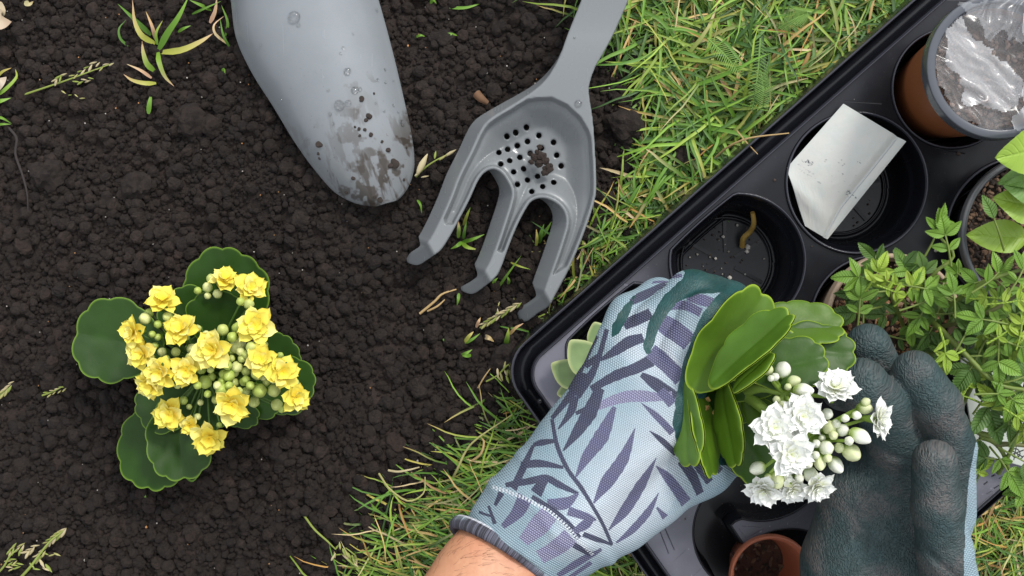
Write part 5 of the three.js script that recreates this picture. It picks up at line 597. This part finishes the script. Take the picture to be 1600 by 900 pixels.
{ // the plant being held
  const root = P(1150, 640, 0.18), t = thing('flowering_plant', 'white flowered plant with thick green leaves held between the two gloves', 'flowering plant', root), r = mulberry(61), c = [0.066, 0.134, 0.009], e = [0.28, 0.40, 0.035], c2 = [0.030, 0.078, 0.006];
  const LF = (px, py, h, len, wid, ang, pitch, roll, o = {}) => placeLeaf(t, scallopLeaf({ L: len * px2m(h), W: wid * px2m(h), c, e, th: 0.0042, seed: Math.round(px), amp: 0.085, ...o }), [px, py, h], ang, pitch, roll);
  LF(1137, 531, 0.268, 192, 124, -48, 4, 20, { cup: 0.42, curl: -0.2, n: 9 });                // broad leaf at the upper left
  LF(1173, 547, 0.290, 174, 80, -41, 4, -50, { cup: 0.4, n: 10, c: [0.06, 0.135, 0.011] }); LF(1190, 575, 0.250, 150, 90, -38, 5, -10, { c: c2 });
  LF(1243, 508, 0.248, 152, 82, 4, 0, -30, { cup: 0.2 }); LF(1264, 546, 0.252, 148, 92, 8, -4, -16, { c: c2, n: 10 }); LF(1232, 572, 0.264, 124, 92, -12, 2, -20, { c: c2, n: 10 }); LF(1177, 582, 0.292, 90, 40, -42, 10, -55, { n: 7 });
  LF(1074, 660, 0.266, 140, 86, 84, 4, 58, { n: 8, c: [0.10, 0.2, 0.03] }); LF(1096, 668, 0.262, 160, 90, 82, 4, -58, { n: 9 }); LF(1140, 662, 0.266, 138, 70, 80, 8, 60, { n: 9 }); LF(1165, 690, 0.226, 150, 100, 58, -6, -22, { c: c2, n: 12 }); LF(1186, 644, 0.246, 80, 50, 52, 4, 10, { n: 7 }); LF(1110, 640, 0.226, 110, 76, 60, 8, 20, { c: c2 }); LF(1155, 620, 0.232, 90, 70, -100, 10, 10, { c: c2 }); LF(1205, 610, 0.23, 120, 80, 20, 0, 0, { c: c2 });
  const W1 = [0.89, 0.90, 0.86], WI = [0.80, 0.83, 0.60], petals = [0, 1, 2].map(i => petalGeo(0.66 + 0.07 * i, 0.5, 0.6, i * 1.7, WI, W1)), pm = [mat([1, 1, 1], { vertexColors: true, roughness: 0.6, side: THREE.DoubleSide })], green = mat([0.25, 0.38, 0.06], { roughness: 0.5 });
  const fl = flowerMaker(t, petals, pm, mat([0.4, 0.42, 0.1]), green, [[9, 1.0, 0.04, 0], [8, 0.88, 0.26, 0.05], [7, 0.70, 0.52, 0.09], [5, 0.48, 0.9, 0.12]], 62);
  const spots = [[1209, 669, 36, -.1, 0], [1253, 651, 37, .1, -.1], [1236, 709, 37, 0, .15], [1304, 607, 35, .1, -1.0], [1371, 656, 32, 1.3, .1], [1193, 765, 30, -.4, .55], [1238, 764, 28, .1, .7], [1276, 760, 29, .4, .55]];
  const hub = P(1158, 612, 0.245), hub2 = P(1225, 615, 0.268), hub3 = P(1255, 690, 0.262), st = [tube([P(1150, 640, 0.19), P(1152, 620, 0.22), hub], [0.005, 0.0045, 0.004], 8), tube([hub, P(1195, 606, 0.262), hub2], [0.0034, 0.0028, 0.0022], 8), tube([hub, P(1195, 640, 0.256), hub3], [0.0036, 0.003, 0.0024], 8), tube([hub3, P(1235, 735, .262), P(1225, 752, .262)], [0.002, 0.0018, 0.0015], 8)];
  const stem = (p) => { const h = p.distanceTo(hub2) < p.distanceTo(hub3) ? hub2 : hub3, mid = p.clone().lerp(h, 0.5).add(V(0, -0.004, 0)); st.push(tube([h, mid, p], [0.0017, 0.0013, 0.001], 6, 7)); };
  spots.forEach((s, i) => { const h = [.292, .290, .296, .284, .278, .268, .264, .270][i]; fl(s, h); stem(P(s[0] - (s[3] || 0) * 14, s[1] - (s[4] || 0) * 14, h - 0.008)); });
  const bg = [budGeo([0.34, 0.48, 0.10], [0.80, 0.82, 0.66], 1, 1), budGeo([0.38, 0.5, 0.12], [0.84, 0.85, 0.74], 2, 1.4), budGeo([0.3, 0.44, 0.07], [0.66, 0.70, 0.40], 3)], bm = mat([1, 1, 1], { vertexColors: true, roughness: 0.42 });
  for (const [x, y, q, tx, ty, lg] of [[450, 400, 20, -.3, -.8, 1.2], [502, 400, 30, .2, -.7, 1.1], [475, 425, 16], [540, 440, 22, .8, -.3, 1.2], [573, 472, 27, 1, .2, 1.3], [480, 505, 15, 0, -.4], [502, 526, 19, 0, -.4], [658, 555, 22], [665, 603, 27], [712, 612, 24], [788, 535, 24, .8, -.3, 1.2], [792, 515, 18, .5, -.6], [772, 632, 29, 1.2, .5, 1.35], [655, 675, 28], [700, 674, 20], [742, 690, 33, .6, .5, 1.2], [687, 733, 27, .3, .9, 1.3], [632, 722, 24, 0, .9, 1.4], [414, 746, 26, -1.1, .1, 1.3], [480, 790, 29, 0, .8, 1.2], [600, 768, 28, .2, .6, 1.2], [617, 700, 16], [640, 640, 14], [545, 560, 14], [690, 590, 17], [735, 650, 18], [620, 660, 17], [680, 630, 18], [600, 560, 16], [640, 580, 15], [720, 570, 16, .4], [760, 560, 17, .6], [560, 780, 18, 0, .6], [520, 780, 17, 0, .7], [450, 780, 16, -.3, .7], [660, 710, 17, .1, .6], [590, 730, 18, 0, .4], [460, 430, 13], [520, 460, 14], [555, 500, 15]]) { const px = 1000 + x / 2.25, py = 400 + y / 2.25, h = py > 725 ? 0.268 : rr(0.272, 0.286, r); bud(t, bg, bm, [px, py, q / 2.25 * 0.9, tx || 0, ty || 0, lg || 1.05], h, r); stem(P(px - (tx || 0) * 9, py - (ty || 0) * 9, h - 0.004)); }
  mesh('stem', rebase(mergeGeometries(st), root), green, t);
  const dry = mat([0.36, 0.22, 0.07], { roughness: 0.7, side: THREE.DoubleSide }), dp = petalGeo(0.7, 0.8, 0.5, 4, [1, 1, 1], [1, 1, 1]);
  [[1110, 626, 12, 200], [1118, 620, 10, -60], [1108, 634, 13, 140], [1121, 632, 10, 40], [1116, 640, 10, 90], [1103, 631, 9, 180], [1185, 596, 22, 200, 1], [1190, 603, 18, 20, 1]].forEach(([x, y, s, a, w]) => { const p = mesh('dry_petal', dp, w ? mat([0.62, 0.58, 0.22], { roughness: 0.6, side: THREE.DoubleSide }) : dry, t), h = w ? 0.262 : 0.256; p.position.copy(P(x, y, h).sub(root)); p.scale.setScalar(s * px2m(h)); p.rotation.order = 'YZX'; p.rotation.set(0.4, -a * Math.PI / 180, 0.5); });
  // root ball in the hands
  const rb = nets([-0.045, -0.05, -0.045].map((v, i) => v + [root.x + 0.012, root.y, root.z][i]), [0.045, 0.05, 0.045].map((v, i) => v + [root.x + 0.012, root.y, root.z][i]), 0.003, (x, y, z) => { const dx = x - root.x - 0.012, dy = y - root.y, dz = z - root.z; return Math.max(Math.hypot(dx, dz) - 0.031 - 0.1 * dy, Math.abs(dy) - 0.03) + 0.004 * (fbm(x * 90 + 9, z * 90 + y * 70 + 9, 5, 3) - 0.5); });
  mesh('root_ball', rebase(setUV(rb, (x, y, z) => [x * 8 + y * 4, z * 8]), root), mat([0.04, 0.028, 0.022], { roughness: 0.95, bumpMap: rep(G.grain, 4), bumpScale: 0.002 }), t);
}
{ // pale succulent at the tray corner
  const o = P(935, 560, 0.05), t = thing('succulent', 'pale green pointed succulent in the corner well beside the patterned glove', 'succulent', o), c = [0.20, 0.29, 0.12], e = [0.42, 0.46, 0.2];
  const sg = (L, W) => { const A = 40, K = 10, pos = [], col = [], uv = [], idx = []; for (const s of [1, -1]) for (let k = 0; k <= K; k++) for (let i = 0; i <= A; i++) { const q = k / K, a = i / A * 6.28318, ca = Math.cos(a), sa = Math.sin(a), tipn = ca > 0 ? Math.pow(ca, 5) : 0, x = q * L / 2 * (ca + 0.22 * tipn), z = q * W / 2 * sa * (1 - 0.35 * tipn) * (ca < 0 ? 1 + 0.15 * ca : 1), y = s * 0.0022 * Math.sqrt(Math.max(0, 1 - q * q)) + 0.35 * z * z / W * 2 + 0.2 * x * x / L; pos.push(x, y, z); uv.push(x * 20, z * 20); const g = sst(0.82, 1, q), m = 0.8 + 0.5 * fbm(x * 160 + 5, z * 160 + 5, 9, 3); for (let j = 0; j < 3; j++) col.push(lerp(c[j] * m, e[j], g)); if (k && i) { const b = (s > 0 ? 0 : (K + 1) * (A + 1)) + k * (A + 1) + i, r = b - A - 1; s > 0 ? idx.push(r - 1, r, b - 1, r, b, b - 1) : idx.push(r - 1, b - 1, r, r, b - 1, b); } } return geoFrom(pos, idx, { col, uv }); };
  const m = mat([1, 1, 1], { vertexColors: true, roughness: 0.55, bumpMap: leafBump, bumpScale: 0.00006 }), pl = (x, y, h, L, W, a, p, rl) => placeLeaf(t, sg(L * px2m(h), W * px2m(h)), [x, y, h], a, p, rl, m);
  pl(913, 562, 0.088, 66, 56, -128, 12, 10); pl(893, 584, 0.078, 60, 48, -152, 6, -10); pl(937, 526, 0.082, 44, 42, -112, 16, 0); pl(900, 610, 0.07, 50, 40, 170, 0, 0); pl(960, 520, 0.08, 46, 40, -80, 10, 0); pl(945, 575, 0.08, 60, 50, 60, 10, 0);
  mesh('stem', rebase(tube([P(935, 560, 0.02), P(932, 560, 0.05), P(928, 560, 0.075)], [0.006, 0.007, 0.006], 8), o), mat([0.14, 0.2, 0.06]), t);
}
// ---------------------------------------------------------------- potted rose and the broad-leaved plant
const leafVein = tex(128, 256, (u, v) => { const s = Math.abs(u - 0.5) * 2, q = ((v * 9 - s * 1.6) % 1 + 1) % 1; return clamp(1 - 0.9 * Math.exp(-Math.pow(s * 14, 2)) - 0.5 * Math.exp(-Math.pow((q - 0.5) * 9, 2)) * (1 - s * 0.5)); });
function leafletGeo(W, serr, fold, droop, seed, belly = 0.42, wav = 0.02) { // x from 0 (base) to 1 (tip), serrated edge
  const n = 34, m = 8, pos = [], uv = [], idx = [], prof = (t) => Math.pow(Math.sin(Math.PI * Math.pow(t, Math.log(0.5) / Math.log(belly))), 0.85);
  for (let i = 0; i <= n; i++) for (let j = 0; j <= m; j++) { const t = i / n, s = j / m * 2 - 1, ed = Math.abs(s) === 1 ? 1 + serr * (((i % 3) / 2 - 0.5)) : 1, z = s * (W / 2 * prof(t) * ed + 0.004); pos.push(t + (Math.abs(s) === 1 ? serr * 0.12 * ((i % 3) / 2) : 0), fold * Math.abs(z) - droop * t * t + wav * Math.sin(t * 9 + seed + s * 2) * Math.abs(s), z); uv.push(j / m, t); if (i && j) { const b = i * (m + 1) + j, r = b - m - 1; idx.push(r - 1, r, b - 1, r, b, b - 1); } }
  return geoFrom(pos, idx, { uv });
}
const rl = [0, 1, 2, 3].map(i => leafletGeo(0.43 + 0.06 * (i % 3), 0.16, 0.18 + 0.14 * (i % 2), 0.08 + 0.1 * (i % 3), i * 2.3));
const lm = (c, ro = 0.5) => mat(c, { roughness: ro, side: THREE.DoubleSide, bumpMap: leafVein, bumpScale: ro < 0.5 ? 0.0004 : 0.0010 });
const roseM = { dark: [lm([0.064, 0.142, 0.018]), lm([0.085, 0.172, 0.024])], mid: [lm([0.125, 0.25, 0.022]), lm([0.16, 0.30, 0.030])], pale: [lm([0.26, 0.40, 0.035]), lm([0.33, 0.47, 0.05])] }, roseStem = mat([0.16, 0.22, 0.04], { roughness: 0.5 }), redStem = mat([0.14, 0.15, 0.05], { roughness: 0.5 });
{
  const p0 = [1397, 503], tan = mat([0.42, 0.31, 0.215], { roughness: 0.6, bumpMap: rep(G.blotch, 3), bumpScale: 0.0002 }), { t, o, H } = pot('potted_rose', 'leafy young rose bush in a tan pot with bark pieces', 'potted plant', p0, 0.11, 0.0478, 0.034, 0.016, tan, tan, { lip: 0.0036, rimH: 0.012 });
  pottingSoil(t, 0.0425, H - 0.014, barkCols, 700, 71);
  { const cv = document.createElement('canvas'); cv.width = 128; cv.height = 96; const c = cv.getContext('2d'); c.fillStyle = '#cfd2d2'; c.fillRect(0, 0, 128, 96); c.fillStyle = '#8d9294'; for (let i = 0; i < 26; i++) c.fillRect(6 + i * 4.6, 14, 1 + (i * 7 % 3) * 0.8, 56); c.fillStyle = '#3b3f42'; c.fillRect(8, 78, 50, 5); const tx = new THREE.CanvasTexture(cv); tx.colorSpace = THREE.SRGBColorSpace; const g = new THREE.CylinderGeometry(0.0438, 0.0415, 0.026, 20, 1, true, 0, 0.5); g.translate(0, H - 0.032, 0); const l = mesh('pot_label', g, mat([1, 1, 1], { map: tx, roughness: 0.5, side: THREE.DoubleSide }), t); l.rotation.y = -1.72; }
  const r = mulberry(200), br = [], base = P(1415, 520, 0.095), branch = (pts, ra = 0.0016, m) => { const q = pts.map(p => P(...p)); mesh('branch', rebase(tube(q, [ra * 1.25, ra, ra * 0.7], 7, 16), o), m || roseStem, t); };
  branch([[1415, 520, .095], [1450, 500, .13], [1500, 545, .155], [1560, 600, .16], [1608, 610, .165]], 0.0018); branch([[1420, 525, .095], [1460, 560, .12], [1510, 660, .125], [1545, 680, .13], [1556, 650, .135], [1552, 625, .14], [1535, 600, .14]], 0.0021); branch([[1530, 682, .127], [1552, 690, .13], [1566, 706, .13], [1580, 745, .13]], 0.0017); branch([[1556, 695, .13], [1580, 694, .132], [1612, 698, .13]], 0.0017, redStem);
  branch([[1415, 520, .095], [1400, 480, .13], [1385, 450, .15], [1360, 440, .16]], 0.0013); branch([[1418, 515, .095], [1440, 460, .14], [1462, 425, .16], [1490, 400, .165], [1470, 372, .17]], 0.0013); branch([[1418, 518, .1], [1480, 480, .14], [1540, 440, .17], [1600, 420, .18]], 0.0016); branch([[1430, 520, .1], [1510, 500, .15], [1560, 480, .17], [1605, 450, .18]], 0.0015, redStem); branch([[1560, 740, .12], [1585, 690, .14], [1592, 640, .15], [1604, 590, .16]], 0.0013); branch([[1500, 640, .12], [1530, 580, .15], [1560, 520, .165], [1590, 500, .17]], 0.0014);
  let nLeaf = 0;
  function leaf(px, py, h, ang, len, tone, k = 5, pitch = 0.1) { // compound leaf: terminal leaflet at the far end, pairs behind it; px, py is the middle
    const L = len * px2m(h), g = new THREE.Group(); const d = ang * Math.PI / 180, pts = [V(-L * 0.75, -0.1 * L, 0), V(-L * 0.2, 0.04 * L, 0), V(L * 0.15, 0, 0)], m = mesh('leaf', tube(pts, [0.0008, 0.0007, 0.0005], 5, 6), tone === 'pale' ? roseM.pale[0] : roseStem, t);
    m.position.copy(P(px, py, h).sub(o)); m.rotation.order = 'YZX'; m.rotation.set(rr(-0.35, 0.35, r), -d, pitch + rr(-0.25, 0.2, r)); nLeaf++;
    const add = (x, a, s) => { const q = mesh('leaflet', rl[Math.floor(r() * 4)], roseM[tone][Math.floor(r() * 2)], m); q.position.set(x, 0.0004, 0); q.rotation.order = 'YZX'; q.rotation.set(rr(-0.4, 0.4, r), a, rr(-0.35, 0.15, r)); q.scale.setScalar(s * L * rr(0.78, 1.06, r)); };
    add(L * 0.15, rr(-0.15, 0.15, r), 0.72); for (let i = 0; i < (k - 1) / 2; i++) for (const s of [-1, 1]) add(L * (0.08 - 0.38 * i), s * rr(0.85, 1.15, r), i ? 0.48 : 0.62);
  }
  // the ones that can be made out
  for (const a of [[1478, 372, .172, -105, 62, 'mid', 5], [1462, 362, .17, -75, 56, 'mid', 3], [1345, 434, .160, 188, 58, 'mid', 5], [1352, 458, .15, 175, 60, 'dark', 5], [1370, 428, .168, -60, 44, 'pale', 5], [1388, 440, .178, 200, 40, 'pale', 5], [1395, 455, .18, 20, 36, 'pale', 5], [1340, 486, .14, 172, 58, 'dark', 3], [1420, 428, .15, -120, 56, 'mid', 5], [1372, 410, .14, -130, 52, 'dark', 3], [1440, 450, .16, 10, 60, 'mid', 5], [1408, 420, .15, -50, 50, 'dark', 3], [1476, 548, .178, 80, 50, 'pale', 5], [1484, 560, .175, 150, 40, 'pale', 3], [1490, 470, .15, 20, 66, 'dark', 5], [1465, 490, .14, 180, 60, 'dark', 3], [1440, 490, .145, 120, 52, 'mid', 5], [1420, 505, .14, 80, 50, 'mid', 3], [1556, 350, .168, -115, 66, 'dark', 1], [1540, 500, .17, 190, 60, 'mid', 5], [1555, 430, .175, -40, 60, 'mid', 5], [1530, 440, .165, 160, 60, 'mid', 5], [1585, 470, .18, -10, 56, 'pale', 5], [1596, 425, .185, -60, 54, 'mid', 5], [1560, 560, .165, 90, 66, 'mid', 5], [1590, 540, .17, 20, 60, 'mid', 5], [1510, 520, .165, -60, 56, 'dark', 5], [1520, 570, .155, 120, 66, 'dark', 5], [1540, 630, .145, 70, 84, 'dark', 3], [1578, 620, .16, 50, 62, 'mid', 5], [1595, 590, .165, -20, 60, 'dark', 5], [1575, 655, .15, 80, 64, 'dark', 3], [1572, 733, .135, 60, 56, 'mid', 5], [1598, 720, .14, 30, 56, 'dark', 3], [1546, 716, .132, 190, 60, 'dark', 3], [1525, 740, .13, -40, 44, 'pale', 3], [1519, 762, .122, 120, 34, 'mid', 3], [1522, 690, .13, 160, 50, 'mid', 3], [1508, 620, .15, 200, 46, 'pale', 3], [1600, 760, .13, 110, 50, 'mid', 3], [1600, 660, .15, -60, 60, 'mid', 5], [1596, 510, .175, -80, 50, 'pale', 5], [1500, 430, .15, -150, 50, 'mid', 3], [1570, 520, .172, -30, 44, 'pale', 5]]) leaf(...a);
  const area = [[1330, 440], [1400, 415], [1470, 430], [1530, 460], [1610, 430], [1630, 700], [1560, 640], [1520, 600], [1480, 540], [1400, 540], [1345, 500]];
  for (let i = 0, tr = 0; i < 54 && tr < 1200; tr++) { const x = rr(1325, 1640, r), y = rr(380, 720, r); if (sdPoly(area, x, y) > 0) continue; i++; const k = r(); leaf(x, y, k < 0.55 ? rr(.118, .14, r) : rr(.145, .172, r), rr(0, 360, r), rr(42, 66, r), k < 0.55 ? 'dark' : k < 0.87 ? 'mid' : 'pale', r() < 0.7 ? 5 : 3); }
}
{ // broad-leaved plant in the dark pot on the right edge
  const dp = mat([0.03, 0.032, 0.037], { roughness: 0.35, roughnessMap: rep(trayRough, 2) }), { t, o, H } = pot('potted_plant', 'broad leaved pale green plant in a dark grey pot at the right edge', 'potted plant', [1630, 366], 0.10, 0.0575, 0.042, 0.016, dp, mat([0.11, 0.115, 0.12], { roughness: 0.3, roughnessMap: rep(trayRough, 2) }), { lip: 0.004, rimH: 0.008 });
  pottingSoil(t, 0.053, H - 0.012, soilCols, 1500, 81);
  const bL = [0, 1].map(i => leafletGeo(0.72, 0.02, 0.12, 0.16, i * 3, 0.40, 0.03)), pale = lm([0.30, 0.46, 0.055], 0.42), yel = lm([0.22, 0.35, 0.03], 0.45), mid = lm([0.12, 0.24, 0.04], 0.45);
  const put = (x, y, h, ang, len, w, m, pitch, roll, k = 0) => { const l = mesh('leaf', bL[k], m, t); l.position.copy(P(x, y, h).sub(o)); l.rotation.order = 'YZX'; l.rotation.set(roll, -ang * Math.PI / 180, pitch); const s = len * px2m(h); l.scale.set(s, s, s * w); const b = P(1640, 350, 0.09), a = P(x, y, h); mesh('petiole', rebase(tube([b, b.clone().lerp(a, 0.5).add(V(0, 0.01, 0)), a], [0.0016, 0.0013, 0.001], 6), o), roseStem, t); };
  put(1648, 225, .165, 163, 92, 1.2, pale, 0.1, -0.35); put(1645, 268, .15, 172, 82, 0.8, mid, -0.1, 0.5, 1); put(1636, 330, .14, 196, 84, 1.0, yel, 0.05, 0.1, 1); put(1606, 372, .122, 184, 92, 0.8, yel, 0.02, 0.1); put(1640, 300, .15, 190, 70, 1.0, mid, 0, 0, 1); put(1670, 330, .16, 20, 90, 1, pale, 0, 0);
}
{ // pale card under the rose, with a scribbled mark
  const pts = [[1500, 560], [1640, 560], [1660, 745], [1598, 728], [1523, 706]].map(([x, y]) => P(x, y, 0.082)), o = pts[0].clone(), cv = document.createElement('canvas'); cv.width = cv.height = 512; const c = cv.getContext('2d'); c.fillStyle = '#b9bfb6'; c.fillRect(0, 0, 512, 512);
  const X = (x) => (x - 1500) / 160 * 512, Y = (y) => (y - 560) / 190 * 512; c.strokeStyle = '#1d211f'; c.lineWidth = 5; c.beginPath(); c.ellipse(X(1587), Y(708), 22, 18, 0.3, 0, 7); c.stroke(); c.beginPath(); c.moveTo(X(1576), Y(712)); c.lineTo(X(1600), Y(703)); c.moveTo(X(1588), Y(697)); c.lineTo(X(1584), Y(719)); c.moveTo(X(1590), Y(710)); c.quadraticCurveTo(X(1592), Y(722), X(1600), Y(712)); c.moveTo(X(1578), Y(702)); c.lineTo(X(1598), Y(714)); c.stroke();
  const tx = new THREE.CanvasTexture(cv); tx.colorSpace = THREE.SRGBColorSpace; const sh = new THREE.Shape(pts.map(p => new THREE.Vector2(p.x - o.x, -(p.z - o.z)))), g = new THREE.ExtrudeGeometry(sh, { depth: 0.0012, bevelEnabled: true, bevelSize: 0.0004, bevelThickness: 0.0004, bevelSegments: 1 }); g.rotateX(-Math.PI / 2);
  const s = px2m(0.0836); setUV(g, (x, y, z) => [((x + o.x) / s + 800 - 1500) / 160, 1 - ((z + o.z) / s + 450 - 560) / 190]);
  const m = mesh('plant_card', g, mat([1, 1, 1], { map: tx, roughness: 0.5 })); m.position.copy(o); tag(m, 'pale grey card with a small black scribbled mark under the rose leaves', 'card');
}
// ---------------------------------------------------------------- picture
const renderer = new THREE.WebGLRenderer({ antialias: true });
renderer.setSize(1024, 576); renderer.toneMapping = THREE.LinearToneMapping; renderer.toneMappingExposure = EXPOSURE; renderer.shadowMap.enabled = true;
scene.environmentIntensity = 1;
renderer.render(scene, camera);
